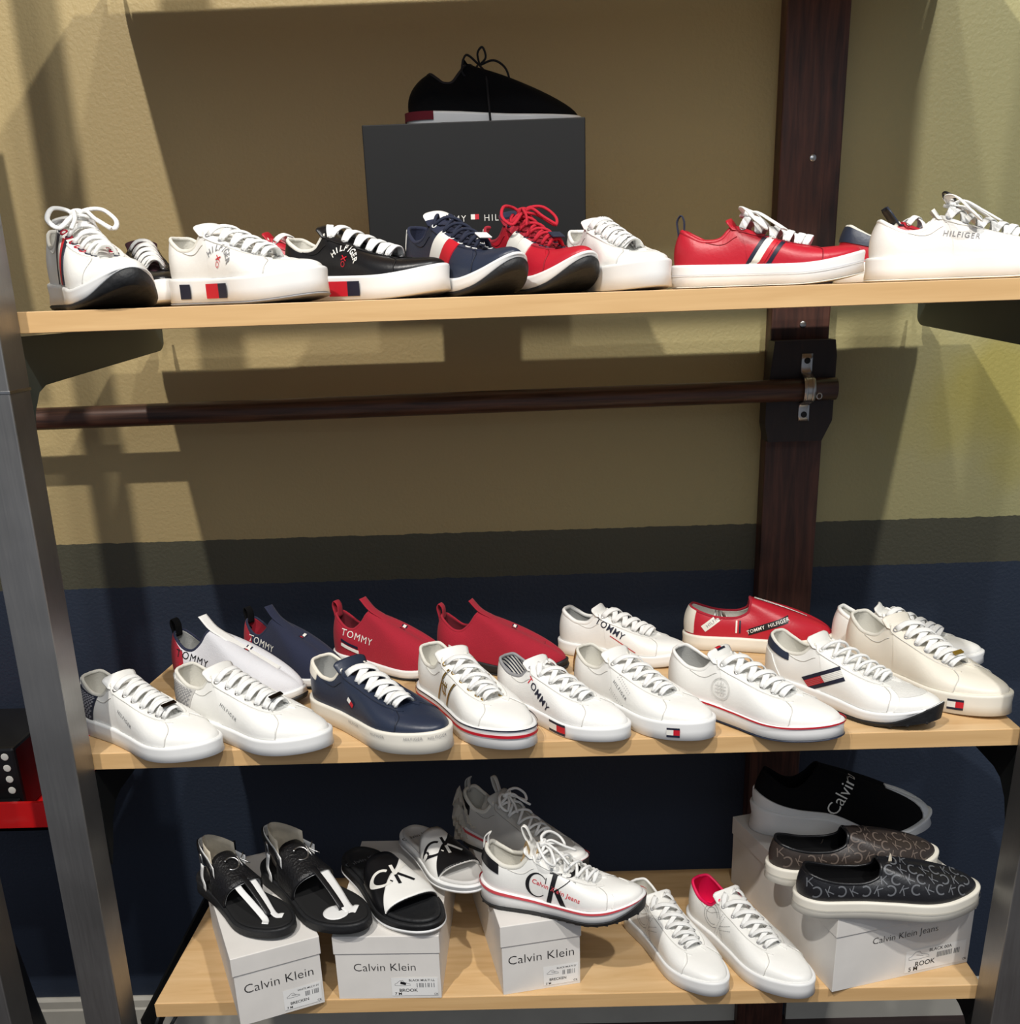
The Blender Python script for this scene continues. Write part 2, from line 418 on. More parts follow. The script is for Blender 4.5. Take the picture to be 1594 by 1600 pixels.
# heel position, heading and size of each shoe: (x, y, degrees, scale)
PLACED = {
    'left end of the middle shelf': (-0.7042, 1.5216, -34.0, 1.027),
    'pale grey monogram heel': (-0.5590, 1.5329, -31.3, 1.060),
    'navy leather sneaker with white heel': (-0.3441, 1.5656, -42.9, 1.039),
    'gold monogram side': (-0.1686, 1.6144, -57.4, 1.077),
    'lettered TOMMY with navy striped': (-0.0426, 1.5752, -45.6, 0.973),
    'gold glitter heel and': (0.0857, 1.5976, -50.6, 1.013),
    'embossed round crest': (0.2346, 1.5650, -43.1, 1.050),
    'retro runner': (0.4061, 1.6192, -47.7, 1.036),
    'cream sneaker with gold': (0.5655, 1.6997, -59.1, 1.108),
    'white knit sock': (-0.6156, 1.6836, -25.7, 0.990),
    'navy knit sock': (-0.5130, 1.7833, -35.1, 0.937),
    'red knit sock sneaker lettered': (-0.3530, 1.7923, -27.3, 0.974),
    'plain red knit': (-0.1613, 1.7625, -19.8, 0.921),
    'TOMMY with a red line': (0.0646, 1.8279, -27.5, 0.955),
    'red slip-on': (0.2978, 1.8305, -10.3, 1.031),
    'mostly hidden behind the cream': (0.5589, 1.7804, -28.3, 0.970),
    'white runner seen toe-on': (-0.6689, 1.6216, -53.4, 1.036),
    'arched HILFIGER crest and navy': (-0.4956, 1.6036, -36.3, 1.016),
    'black leather sneaker with white laces': (-0.3294, 1.5996, -31.9, 0.953),
    'navy runner with navy laces': (-0.1523, 1.6533, -56.4, 0.969),
    'red runner with red': (-0.0391, 1.6806, -60.7, 0.954),
    'black script': (0.0885, 1.6539, -68.3, 0.957),
    'red leather sneaker in side': (0.2191, 1.5242, -20.1, 0.920),
    'large white bow': (0.4894, 1.5324, -18.5, 0.899),
    'standing on the black shoebox': (-0.1602, 1.7763, 4.5, 0.941),
    'tan tongue': (0.1830, 1.6245, -64.7, 0.965),
    'bright pink': (0.2951, 1.6219, -60.5, 1.032),
    'left one on the BRECKEN': (-0.5808, 1.5738, -46.3, 0.996),
    'round white card': (-0.4727, 1.6015, -47.5, 1.059),
    'on the BROOK': (-0.3279, 1.6383, -56.7, 1.119),
    'tucked behind the black slide': (-0.2294, 1.6851, -57.7, 1.007),
    'large CK logo': (-0.0841, 1.4925, -16.6, 0.998),
    'chunky white': (0.4129, 1.6953, -4.3, 1.099),
    'brown monogram': (0.4012, 1.5185, 2.9, 1.018),
    'black monogram slip-on shoe at': (0.4240, 1.4264, -1.1, 1.000)}
SUB = {k: ('upper', 'strap', 'sole') for k in ('lettering', 'crest_print', 'flag_logo', 'side_monogram', 'perforation', 'flag_stripe', 'crest', 'red_line', 'printed_band',
       'stripe_tag', 'side_stripes', 'ck_logo', 'monogram_print')}
SUB.update({'stripe': ('sole',), 'sole_flag': ('sole',), 'sole_block': ('sole',), 'heel_wedge': ('sole',), 'eyelet': ('eyestay',), 'lace_tag': ('laces',), 'lace_print': ('laces',), 'lace_keeper': ('laces',),
            'logo_ring': ('instep_band',), 'logo_bar': ('instep_band',), 'buckle': ('heel_strap',), 'footbed_print': ('footbed',), 'lace_cord': ('laces',)})
KNIT = dict(
    Q=[(0, .125, 0, .335), (.10, .14, .050, .330), (.20, .175, .074, .300), (.30, .215, .080, .272), (.40, .26, .078, .275), (.50, .30, .066, .325), (.62, .335, .050, .370), (.78, .365, .034, .382), (.90, .375, .018, .384), (1, .38, 0, .385)], kz=.62,
    th=[(0, .105), (.3, .095), (.6, .072), (1, .062)], spring=.01)
class Shoe:
    def __init__(self, name, label, cat, L, base, side=1, W=1.0, group=None, **kw):
        self.L = L; self.W = W; self.sd = side
        self.Qt = base['Q']; self.tht = kw.get('th', base['th']); self.spring = kw.get('spring', base['spring'])
        self.rise = kw.get('rise', 1.0); self.k = kw.get('k', (.56, .055, .42, .12)); self.kz = kw.get('kz', base['kz'])
        self.root = empty(name); tag(self.root, label, cat, group)
        self.parts = {}; self.surf = []; self._b = None
    # profile functions (normalised by L)
    def hw(self, x):
        w_ = herm([(0, .118), (.12, .120), (.32, .120), (.5, .140), (.70, .172), (.80, .168), (.9, .155), (1, .150)], x)[..., 0]*self.W
        r = .16
        h = np.where(x < r, np.sqrt(np.clip(1-(1-x/r)**2, 0, 1)), 1)
        t = np.where(x > .68, np.sqrt(np.clip(1-(np.clip((x-.68)/.32, 0, 1))**2.35, 0, 1)), 1)
        return w_*h*t
    def cy(self, x): return self.sd*.022*np.clip((x-.45)/.55, 0, 1)**2
    def zb(self, x): return self.spring*np.clip((x-.66)/.34, 0, 1)**2 + .012*np.clip((.10-x)/.10, 0, 1)**2*(self.spring > .06)
    def zt(self, x): return self.zb(x)+herm(self.tht, x)[..., 0]
    def F(self, a, s):
        x = (1-np.cos(PI*a))/2
        return np.stack([x*.985+.006, s*self.hw(x)*.965+self.cy(x), self.zt(x)-.004], -1)
    def Q(self, a, s):
        q = herm(self.Qt, a); x = q[..., 0]
        z0 = self.zt(x)
        return np.stack([x, s*q[..., 1]*self.W+self.cy(x), .09+(q[..., 2]-.09)*self.rise], -1)
    def S(self, a, t, s):
        """point in metres on the upper: a heel->toe, t sole->topline, s side sign"""
        a, t, s = np.broadcast_arrays(np.asarray(a, float), np.asarray(t, float), np.asarray(s, float))
        F_, Q_ = self.F(a, s), self.Q(a, s)
        h = Q_[..., 2:3]-F_[..., 2:3]
        k1s, k1t, k2, k3 = self.k
        wt = np.clip((a-.62)/.38, 0, 1)[..., None]**1.3
        d = F_-Q_; d = np.concatenate([d[..., :2], np.zeros_like(h)], -1)
        upv = np.array([0, 0, 1.0])
        P1 = F_+upv*(h*k1s*(1-wt)+k1t*wt)+np.concatenate([(-.02*np.clip(1-a/.2, 0, 1))[..., None], .012*s[..., None]*(1-wt)*np.clip(a/.2, 0, 1)[..., None], np.zeros_like(h)], -1)
        P2 = Q_+d*(k2+.04*wt)-upv*h*(k3*(1-wt)+self.kz*wt)
        t = t[..., None]
        return (F_*(1-t)**3+3*P1*t*(1-t)**2+3*P2*t*t*(1-t)+Q_*t**3)*self.L
    def SN(self, a, t, s, off=0.0):
        e = 2e-3
        a, t, s = np.broadcast_arrays(np.asarray(a, float), np.asarray(t, float), np.asarray(s, float))
        a0 = np.clip(a-e, 0, 1); a1 = np.clip(a+e, 0, 1)
        # cross the heel / toe centre line so that normals stay continuous there
        sA = np.where(a < e, -s, s); aA = np.where(a < e, e-a, a-e)
        sB = np.where(a > 1-e, -s, s); aB = np.where(a > 1-e, 2-(a+e), a+e); aB = np.where(a > 1-e, 2-a-e, a+e)
        du = self.S(aB, t, sB)-self.S(aA, t, sA)
        dv = self.S(a, np.clip(t+e, 0, 1), s)-self.S(a, np.clip(t-e, 0, 1), s)
        n = unit(np.cross(du, dv))*(-s[..., None])
        n = -n
        p = self.S(a, t, s)
        # outward check against the inside of the shoe
        c = np.stack([np.clip(p[..., 0], .12*self.L, .8*self.L), p[..., 1]*0, p[..., 2]*0+.07*self.L], -1)
        sg = np.sign(np.sum((p-c)*n, -1, keepdims=True)); sg = np.where(sg == 0, 1, sg)
        n = n*sg
        return p+n*off, n
    @property
    def bvh(self):
        if self._b is None:
            V, Fc = join(self.surf); self._b = BVHTree.FromPolygons([Vector(v) for v in V], Fc)
        return self._b
    def loop(self, N):
        a = np.linspace(0, 1, N+1)
        A = np.concatenate([a, a[-2:0:-1]]); Sg = np.concatenate([-np.ones(N+1), np.ones(N-1)])
        return A, Sg
    def add(self, name, V, Fc, m, smooth=True, parent=None, label=None, mats=None, fm=None):
        if parent is None:
            for host in SUB.get(name, ()):
                if host in self.parts: parent = self.parts[host]; break
        o = mesh(name, V, Fc, m, parent or self.root, smooth, mats, fm)
        self.parts[name] = o
        if label: o['label'] = label
        return o
    def upper(self, m, N=52, Mt=16, label=None):
        A, Sg = self.loop(N); n = len(A)
        V = []
        for j in range(Mt+1):
            V.append(self.S(A, j/Mt, Sg))
        V = np.concatenate(V)
        Fc = [(j*n+i, j*n+(i+1) % n, (j+1)*n+(i+1) % n, (j+1)*n+i) for j in range(Mt) for i in range(n)]
        self.surf = [(list(V), list(Fc))]; self._b = None
        return self.add('upper', V, Fc, m, label=label)
    def lining(self, m, a1=.62, rim=.0026, rimm=None, rim_a=.44, N=40, label=None):
        a = np.linspace(0, a1, N+1); A = np.concatenate([a[::-1], a[1:]]); Sg = np.concatenate([-np.ones(N+1), np.ones(N)])
        n = len(A); T = [1, .97, .9, .75, .55, .35, .12, 0.0]
        V = []
        for k, t in enumerate(T):
            p, nn = self.SN(A, np.full(n, t), Sg, -.0012 if k == 0 else -.0036)
            if k == 0: p = p+np.array([0, 0, .0005])
            V.append(p)
        V = np.concatenate(V)
        Fc = [(j*n+i, j*n+i+1, (j+1)*n+i+1, (j+1)*n+i) for j in range(len(T)-1) for i in range(n-1)]
        o = self.add('lining', V, Fc, m, label=label)
        a = np.linspace(0, rim_a, N+1); A = np.concatenate([a[::-1], a[1:]]); Sg = np.concatenate([-np.ones(N+1), np.ones(N)])
        p, nn = self.SN(A, np.full(len(A), 1.0), Sg, -rim*.55)
        V, Fc = sweep(p, nn, rim*2.6, rim*2, nseg=8)
        self.add('collar', V, Fc, rimm or m)
        # insole
        x = np.linspace(.02, .8, 16); h = self.hw(x)*.9
        V = [(xx*self.L, s*hh*self.L+self.cy(xx)*self.L, (self.zt(xx)+.012)*self.L) for xx, hh in zip(x, h) for s in (-1, 1)]
        self.add('insole', V, [(2*i, 2*i+2, 2*i+3, 2*i+1) for i in range(15)], m)
        return o
    def outline(self, N, off):
        A, Sg = self.loop(N)
        x = (1-np.cos(PI*A))/2
        P = np.stack([x, Sg*self.hw(x)+self.cy(x)], -1)*self.L
        T = unit(np.roll(P, -1, 0)-np.roll(P, 1, 0)); Nn = np.stack([T[:, 1], -T[:, 0]], 1)
        return P+Nn*off, x, A, Sg
    def _ring(self, rings, N=56):
        """rings: list of (offset, z function of x) in metres"""
        V = []
        for off, zf in rings:
            P, x, A, Sg = self.outline(N, off)
            V.append(np.concatenate([P, zf(x)[:, None]], 1))
        n = len(V[0]); Vc = np.concatenate(V)
        Fc = [(j*n+i, j*n+(i+1) % n, (j+1)*n+(i+1) % n, (j+1)*n+i) for j in range(len(rings)-1) for i in range(n)]
        # caps: bridge left and right
        for base, flip in ((0, True), ((len(rings)-1)*n, False)):
            for i in range(N):
                q = [base+i, base+i+1, base+(n-i-1) % n, base+(n-i) % n]
                q = [k for k in dict.fromkeys(q)]
                if len(q) >= 3: Fc.append(tuple(q[::-1] if flip else q))
        return Vc, Fc
    def sole(self, m, outm=None, oh=.004, flare=.004, concave=.0015, toe_up=0.0, lip=0.0, label=None, lug=0):
        L = self.L; zb = lambda x: self.zb(x)*L; zt = lambda x: self.zt(x)*L
        oz = (lambda x: zb(x)+oh+toe_up*L*np.clip((x-.82)/.18, 0, 1)**1.5) if outm else zb
        V, Fc = self._ring([(flare-.004, lambda x: oz(x)), (flare, lambda x: oz(x)+.0015), (flare-concave, lambda x: oz(x)*.5+zt(x)*.5),
                            (flare-.0005, lambda x: zt(x)-.004), (flare-.001, lambda x: zt(x)-.0012+lip), (flare-.003, lambda x: zt(x)+lip), (-.004, lambda x: zt(x)-.001)])
        self.add('sole', V, Fc, m, label=label); self.flare = flare; self.oz = oz
        if outm:
            if lug:
                lz = lambda x: zb(x)+.0035*((np.sin(x*PI*2*lug) > 0).astype(float))*0
            OV = self._ring([(flare-.006, zb), (flare-.0012, lambda x: zb(x)+.0012), (flare+.0010, lambda x: oz(x)-.0005), (flare-.002, lambda x: oz(x)+.001)])
            if not lug: self.add('outsole', OV[0], OV[1], outm)
            if lug:
                parts = []
                for k in range(lug):
                    xx = .03+.94*k/(lug-1)
                    for s in (-1, 1):
                        h = float(self.hw(np.array(xx)))*L+flare-.002; yc = float(self.cy(np.array(xx)))*L
                        if h < .012: continue
                        z_ = float(zb(np.array(xx)))
                        parts.append(boxvf(xx*L-.0045, xx*L+.0045, yc+s*(h-.006)-.0062, yc+s*(h-.006)+.0062, z_-.0004, z_+oh*.5, .0008))
                V, Fc = join([OV]+parts); self.add('outsole', V, Fc, outm, smooth=False)
    def band(self, m, f0, f1, a0=0.0, a1=1.0, side=0, off=.0007, name='stripe', N=60, label=None):
        """painted band on the sole side wall between height fractions"""
        L = self.L; A = np.linspace(a0, a1, N+1)
        P, x, AA, SS = self.outline(400, self.flare+off)
        groups = []
        if side == 0:
            n1 = len(AA); idx = np.arange(n1)
            full = a0 <= 0
            # run from -side a0 .. toe .. +side a0
            sel = [i for i in range(401) if AA[i] >= a0 and SS[i] < 0]+[i for i in range(401, n1) if AA[i] >= a0]
            if full: sel = list(range(n1))
        else:
            sel = [i for i in range(len(AA)) if SS[i] == side and a0 <= AA[i] <= a1]
            full = False
        sel = sel[::4] if len(sel) > 120 else sel
        V = []
        for i in sel:
            z0 = self.oz(x[i:i+1])[0]; z1 = self.zt(x[i])*L
            for f in (f0, f1): V.append((P[i, 0], P[i, 1], z0+(z1-z0)*f))
        n = len(sel)
        Fc = [(2*i, 2*i+2, 2*i+3, 2*i+1) for i in range(n-1)]
        if full: Fc.append((2*n-2, 0, 1, 2*n-1))
        return self.add(name, V, Fc, m, label=label)
    def patch(self, name, fn, m, nu=20, nv=8, off=.0009, label=None, skirt=True, thick=None):
        """fn(u,v)->(signed a, t). signed a: heel wraps at 0, toe wraps at +-1"""
        V = []; U = np.linspace(0, 1, nu+1); W_ = np.linspace(0, 1, nv+1)
        b = np.zeros((nu+1, nv+1)); t = np.zeros((nu+1, nv+1)); s = np.zeros((nu+1, nv+1))
        for i, u in enumerate(U):
            for j, v in enumerate(W_):
                q = fn(u, v); b[i, j] = q[0]; t[i, j] = q[1]; s[i, j] = q[2] if len(q) > 2 else (1 if q[0] > 0 else -1)
        a = np.abs(b); over = a > 1; a = np.where(over, 2-a, a); s = np.where(over, -s, s)
        p, n = self.SN(a, np.clip(t, 0, 1), s, off)
        p0, _ = self.SN(a, np.clip(t, 0, 1), s, -.0008)
        V = list(p.reshape(-1, 3)); w_ = nv+1
        Fc = [(i*w_+j, (i+1)*w_+j, (i+1)*w_+j+1, i*w_+j+1) for i in range(nu) for j in range(nv)]
        if skirt:
            edge = [(i, 0) for i in range(nu+1)]+[(nu, j) for j in range(1, nv+1)]+[(i, nv) for i in range(nu-1, -1, -1)]+[(0, j) for j in range(nv-1, 0, -1)]
            base = len(V); V += [p[i, j] for i, j in edge]; V += [p0[i, j] for i, j in edge]; ne = len(edge)
            Fc += [(base+k, base+(k+1) % ne, base+ne+(k+1) % ne, base+ne+k) for k in range(ne)]
        self.surf.append((V, Fc)); self._b = None
        return self.add(name, V, Fc, m, label=label)
    def seam(self, pts, m, rad=.0007, off=.0004, name='seam'):
        """thin raised line through (signed a,t) points"""
        P = catmull(pts, 8); a = np.abs(P[:, 0]); s = np.where(P[:, 0] > 0, 1.0, -1.0)
        s = np.where(a > 1, -s, s); a = np.where(a > 1, 2-a, a)
        p, n = self.SN(a, np.clip(P[:, 1], 0, 1), s, off)
        return sweep(p, n, rad*2, rad*2, nseg=6)
    def tongue(self, m, a_top=.44, ext=.085, thick=.004, lift=.011, flare=1.0, label=None, tipm=None, inner=None):
        L = self.L
        A = np.concatenate([np.linspace(1, .6, 10), np.linspace(.57, a_top, 6)])
        q = herm(self.Qt, A); q = np.stack([q[:, 0], q[:, 1]*self.W, .09+(q[:, 2]-.09)*self.rise], 1)
        rows = [(q[i, 0], q[i, 1]+.018, q[i, 2]) for i in range(len(A))]
        rows[0] = (rows[0][0]+.02, .016, rows[0][2]-.012)
        x, wdt, z = rows[-1]; dx, dz = -.62, .78
        for k in range(1, 7):
            e = ext*k/6
            ww = wdt*(1+.10*flare*k/6)
            if k == 5: ww *= .93
            if k == 6: ww *= .74
            rows.append((x+dx*e-.012*(k/6)**2*0, ww, z+dz*e))
        nv = 10; top, bot = [], []
        R_ = np.array(rows)
        Tn = unit(np.gradient(R_[:, [0, 2]], axis=0)); Nr = np.stack([Tn[:, 1], -Tn[:, 0]], 1)
        Nr = np.where(Nr[:, 1:2] < 0, -Nr, Nr)
        for (x, wd, z), nr in zip(rows, Nr):
            for j in range(nv+1):
                v = 2*j/nv-1
                h = lift*(1-1.7*v*v)
                b = (x+nr[0]*h, v*wd+self.cy(np.array(x)), z+nr[1]*h-.004)
                top.append((b[0]*L, b[1]*L, b[2]*L))
                e = thick*(1-abs(v)**4*.6)
                bot.append((b[0]*L-nr[0]*e, b[1]*L, b[2]*L-nr[1]*e))
        n = len(rows); w_ = nv+1; V = top+bot; o = n*w_
        Fc = [(i*w_+j, i*w_+j+1, (i+1)*w_+j+1, (i+1)*w_+j) for i in range(n-1) for j in range(nv)]
        nf = len(Fc)
        Fc += [(o+i*w_+j, o+(i+1)*w_+j, o+(i+1)*w_+j+1, o+i*w_+j+1) for i in range(n-1) for j in range(nv)]
        for j in range(nv): Fc += [((n-1)*w_+j, (n-1)*w_+j+1, o+(n-1)*w_+j+1, o+(n-1)*w_+j), (j+1, j, o+j, o+j+1)]
        for i in range(n-1): Fc += [(i*w_, (i+1)*w_, o+(i+1)*w_, o+i*w_), ((i+1)*w_+nv, i*w_+nv, o+i*w_+nv, o+(i+1)*w_+nv)]
        mats = None; fm = None
        if inner or tipm:
            mats = [m, inner or m, tipm or m]; fm = []
            for k in range(len(Fc)):
                if k < nf: fm.append(2 if (tipm and k >= (n-5)*nv) else 0)
                elif k < 2*nf: fm.append(1)
                else: fm.append(0)
        ob = self.add('tongue', V, Fc, m, label=label, mats=mats, fm=fm)
        self.tbvh = BVHTree.FromPolygons([Vector(v) for v in V], Fc)
        self.tip = np.array([R_[-1, 0]*L, float(self.cy(np.array(R_[-1, 0])))*L, R_[-1, 2]*L])
        return ob
    def laces(self, m, n=6, a0=.468, a1=.83, style='cross', wd=.0075, th=.0020, t=.87, eyem=SV, bow=0, arch=.0125, eye=True, label=None, floppy=0, R=.0032, eyeside=(-1, 1)):
        L = self.L; parts = []; wd *= 1.12; th *= 1.1
        av = np.linspace(a1, a0, n)
        E = {s: self.SN(av, np.full(n, t), np.full(n, float(s)), .001) for s in (-1, 1)}
        def bar(i, j, lift=0.0, K=12):
            p, q = E[-1][0][i], E[1][0][j]; n0, n1 = E[-1][1][i], E[1][1][j]
            P, Nn = [], []
            for k in range(K+1):
                u = k/K; c = 4*u*(1-u)
                x = p*(1-u)+q*u; nn = unit(n0*(1-u)+n1*u+np.array([.25, 0, .8])*c)
                h = (arch+lift)*(1-abs(2*u-1)**2.6)+.0012
                P.append(x+unit(np.array([.35, 0, .94]))*h); Nn.append(nn)
            return sweep(P, Nn, wd, th, taper=False)
        if style == 'bar':
            for i in range(n): parts.append(bar(i, i, .0015))
            for i in range(n-1): parts.append(bar(i, i+1, -.001))
        else:
            parts.append(bar(0, 0, 0))
            for i in range(n-1):
                parts.append(bar(i, i+1, .0)); parts.append(bar(i+1, i, .0028))
        mid = (E[-1][0][n-1]+E[1][0][n-1])/2+np.array([.002, 0, arch+.004])
        if bow:
            B = bow
            parts.append(bar(n-1, n-1, .004))
            kn = [mid+np.array([.004*math.cos(q), .0065*math.sin(q), .003+.002*math.cos(q)]) for q in np.linspace(0, 2*PI, 10)[:-1]]
            parts.append(sweep(catmull(kn, 2, True), (0.3, 0, .95), wd*1.1, th*2, closed=True))
            for s in (-1, 1):
                lp = [mid, mid+np.array([-.005, s*.014, .009])*B, mid+np.array([.004, s*.034, .009])*B, mid+np.array([.020, s*.046, -.006])*B,
                      mid+np.array([.032, s*.036, -.017])*B, mid+np.array([.020, s*.015, -.003])*B, mid+np.array([.002, 0, .002])]
                parts.append(sweep(catmull(lp, 6), (0.5, 0.2*s, .8), wd, th))
                tl = [mid, mid+np.array([.014, s*.008, .006])*B, mid+np.array([.036, s*.014, -.006])*B, mid+np.array([.056, s*.026, -.019])*B]
                parts.append(sweep(catmull(tl, 6), (0.5, 0.2*s, .8), wd*.8, th))
        if floppy:
            for s in (-1, 1):
                e = E[s][0][n-1]
                lp = [e, e+np.array([-.004, -s*.004, .010]), e+np.array([-.010, -s*.012, .016]), e+np.array([-.016, -s*.016, .006]), e+np.array([-.014, -s*.012, -.006])]
                parts.append(sweep(catmull(lp, 5), (0.6, s*.6, .5), wd, th))
        V, Fc = join(parts); self.add('laces', V, Fc, m, label=label)
        self.E = E; self.mid = mid
        if eye:
            for s in eyeside:
                for i in range(n):
                    p, nn = self.SN(av[i:i+1], np.array([t]), np.array([float(s)]), .0021)
                    V, Fc = torus(p[0], nn[0], R, .0009, 12, 6)
                    self.add('eyelet', V, Fc, eyem)
    def project(self, name, items, o, ax, ay, d, off=.0008, bvh=None, label=None, tilt=0.0):
        """project flat artwork [(verts2d,faces),material] onto the upper along d"""
        bvh = bvh or self.bvh; off = min(off, .0009)
        o = Vector(o); ax = Vector(ax).normalized(); ay = Vector(ay).normalized(); d = Vector(d).normalized()
        V, Fc, fm, ms = [], [], [], []
        for (v2, f2), m in items:
            if m not in ms: ms.append(m)
            base = len(V)
            for x, y in v2:
                p = o+ax*x+ay*y-d*.25
                hit, nn, idx, dist = bvh.ray_cast(p, d)
                if hit is None:
                    hit, nn, idx, dist = bvh.find_nearest(o+ax*x+ay*y)
                if nn.dot(d) > 0: nn = -nn
                V.append(hit+nn*(off+.00022*ms.index(m)))
            Fc += [tuple(base+i for i in q) for q in f2]; fm += [ms.index(m)]*len(f2)
        return self.add(name, V, Fc, ms[0], smooth=True, mats=ms, fm=fm, label=label)
    def side_art(self, name, items, x, z, rot=0.0, s=-1, off=.0020, label=None, updir=.25):
        """artwork on the side wall centred at (x,z) in shoe lengths, seen from side s"""
        L = self.L
        hit, nn, idx, dist = self.bvh.ray_cast(Vector((x*L, s*.4*L, z*L)), Vector((0, -s, 0)))
        if hit is None: hit, nn = Vector((x*L, s*.12*L, z*L)), Vector((0, s, .3))
        if nn.y*s < 0: nn = -nn
        th = max(0.0, min(1.0, math.atan2(nn.z, abs(nn.y))))
        ax = Vector((1 if s < 0 else -1, 0, 0)); ay = Vector((0, -s*math.sin(th), math.cos(th)))
        c, sn = math.cos(rot), math.sin(rot)
        a2 = ax*c+ay*sn; b2 = -ax*sn+ay*c
        return self.project(name, items, hit, a2, b2, (0, -s*math.cos(th), -math.sin(th)), off, label=label)
    def param_art(self, name, items, fn, off=.001, label=None):
        """artwork in the unit square mapped through fn(u,v)->(signed a,t)"""
        V, Fc, fm, ms = [], [], [], []
        for (v2, f2), m in items:
            if m not in ms: ms.append(m)
            b = len(V); q = np.array([fn(min(max(u, 0), 1), min(max(v, 0), 1)) for u, v in v2])
            p, n = self.SN(np.abs(q[:, 0]), np.clip(q[:, 1], 0, 1), np.where(q[:, 0] > 0, 1.0, -1.0), off)
            V += list(p); Fc += [tuple(b+i for i in f) for f in f2]; fm += [ms.index(m)]*len(f2)
        return self.add(name, V, Fc, ms[0], mats=ms, fm=fm, label=label)
    def place(self, toe, deg, z, lift=0.0):
        self._place(toe, deg, z, lift)
        for k_, v_ in PLACED.items():
            if k_ in self.root['label']:
                self.root.location.x, self.root.location.y = v_[0], v_[1]
                self.root.rotation_euler = (0, 0, math.radians(v_[2])); self.root.scale = (v_[3],)*3
        return self
    def _place(self, toe, deg, z, lift=0.0):
        r = math.radians(deg)
        self.root.location = (toe[0]-self.L*math.cos(r), toe[1]-self.L*math.sin(r), z+lift)
        self.root.rotation_euler = (0, 0, r)
        return self
    def pull_loop(self, m, a=0.0, h=.02, wd=.012, th=.0018, x=None, z=None, dirx=-.25, label=None, name='pull_loop'):
        L = self.L
        p, _ = self.SN(np.array([a]), np.array([.97]), np.array([-1.0]), 0.001)
        p = p[0] if x is None else np.array([x*L, 0, z*L])
        P = [p+np.array([-.002, 0, -.022]), p+np.array([-.002, 0, -.004]), p+np.array([-.004+dirx*h*.5, 0, h*.6]), p+np.array([dirx*h+.002, 0, h]), p+np.array([.006, 0, h*.6]), p+np.array([.006, 0, -.008])]
        P = catmull(P, 5); T = unit(np.gradient(P, axis=0)); Nn = np.stack([-T[:, 2], T[:, 1]*0, T[:, 0]], 1)
        V, Fc = sweep(P, Nn, wd, th)
        self.add(name, V, Fc, m, label=label)

def bil(p00, p10, p11, p01):
    def f(u, v):
        a = [(p00[k]*(1-u)+p10[k]*u)*(1-v)+(p01[k]*(1-u)+p11[k]*u)*v for k in (0, 1)]
        return tuple(a)
    return f
def common_court(sh, um, solem, *a_, **k_):
    sm = {WL.name: 'seam_white', WC.name: 'seam_white', CL.name: 'seam_white'}.get(um.name)
    k_['seamm'] = mat('seam_white', (206, 204, 198), .7) if sm else {NV.name: mat('seam_navy', (26, 31, 44), .6), RD.name: mat('seam_red', (140, 18, 34), .6)}.get(um.name, mat('seam_dark', (10, 10, 11), .6) if um is BK else mat('seam_grey', (150, 148, 142), .7))
    return _court(sh, um, solem, *a_, **k_)
def _court(sh, um, solem, linm, tonm=None, lacem=LW, eyem=SV, n=6, style='cross', outm=None, bow=0, floppy=0, eyestay=None, toecap=True, heel=None, seams=True, rim=.0026, rimm=None, wd=.0075, ext=.058, mudm=None, oh=.003, collar_label=None, th=.002, toe_up=0.0, a0=.468, lip=0.0, inner=None, tipm=None, lug=0, flare=.004, seamm=None):
    sh.sole(solem, outm=outm, oh=oh, toe_up=toe_up, lip=lip, lug=lug, flare=flare)
    sh.upper(um)
    sh.lining(linm, rim=rim, rimm=rimm)
    sh.tongue(tonm or um, ext=ext, inner=inner or linm, tipm=tipm)
    for s in (-1, 1):
        sh.patch('eyestay', lambda u, v, s=s: (s*(.443+.43*u+.02*(1-v)*u), 1-(.30-.04*u+.05*math.sin(PI*u))*v), eyestay or um, 26, 6, .0015)
    P = []
    for s in (-1, 1):
        P.append(sh.seam([(s*.447, .98), (s*.452, .72), (s*.56, .69), (s*.70, .70), (s*.80, .76), (s*.845, .90)], seamm, .00055, .0018))
        P.append(sh.seam([(s*.80, .74), (s*.775, .5), (s*.735, .25), (s*.715, .03)], seamm, .0006, .0010))
        if toecap: P.append(sh.seam([(s*.30, .86), (s*.36, .66), (s*.43, .60)], seamm, .0005, .0006))
    V, Fc = join(P); sh.add('stitching', V, Fc, seamm)
    if toecap:
        # quarter panels overlapping the vamp: curved seam on each side
        for s in (-1, 1):
            sh.patch('side_panel', lambda u, v, s=s: (s*(.45+(.265+.06*v**1.3)*u), .02+.70*v), um, 24, 10, .0009)
    if heel:
        sh.patch('heel_tab', lambda u, v: ((-.20+.40*u)*(1 if True else 1), .55+.44*v-.30*(abs(u-.5)*2)**2*(1-v)*0), heel, 28, 8, .0012)
    sh.laces(lacem, n=n, style=style, eyem=eyem, bow=bow, floppy=floppy, wd=wd, th=th, a0=a0)

# ------------------------------------------------------------------ the place
WY = 2.04; FZ = -0.085
def struct(name, o): o['kind'] = 'structure'; return o
v, f = boxvf(-2.2, 2.2, WY, WY+.1, FZ, 3.4)
struct('wall', mesh('wall_back', v, f, WALL, smooth=False))
v, f = boxvf(-2.2, 2.2, -.6, WY, FZ-.05, FZ)
struct('floor', mesh('floor', v, f, FLOORW, smooth=False))
BB = mat('baseboard_paint', (196, 192, 180), 0.5)
pr = [(WY, FZ), (WY-.016, FZ), (WY-.016, FZ+.070), (WY-.012, FZ+.074), (WY-.012, FZ+.094), (WY-.004, FZ+.1), (WY, FZ+.1)]
for x0, x1 in ((-2.2, .478), (.60, 2.2)):
    v, f = prism(pr, 'x', x0, x1)
    struct('bb', mesh('baseboard_back', v, f, BB, smooth=False))

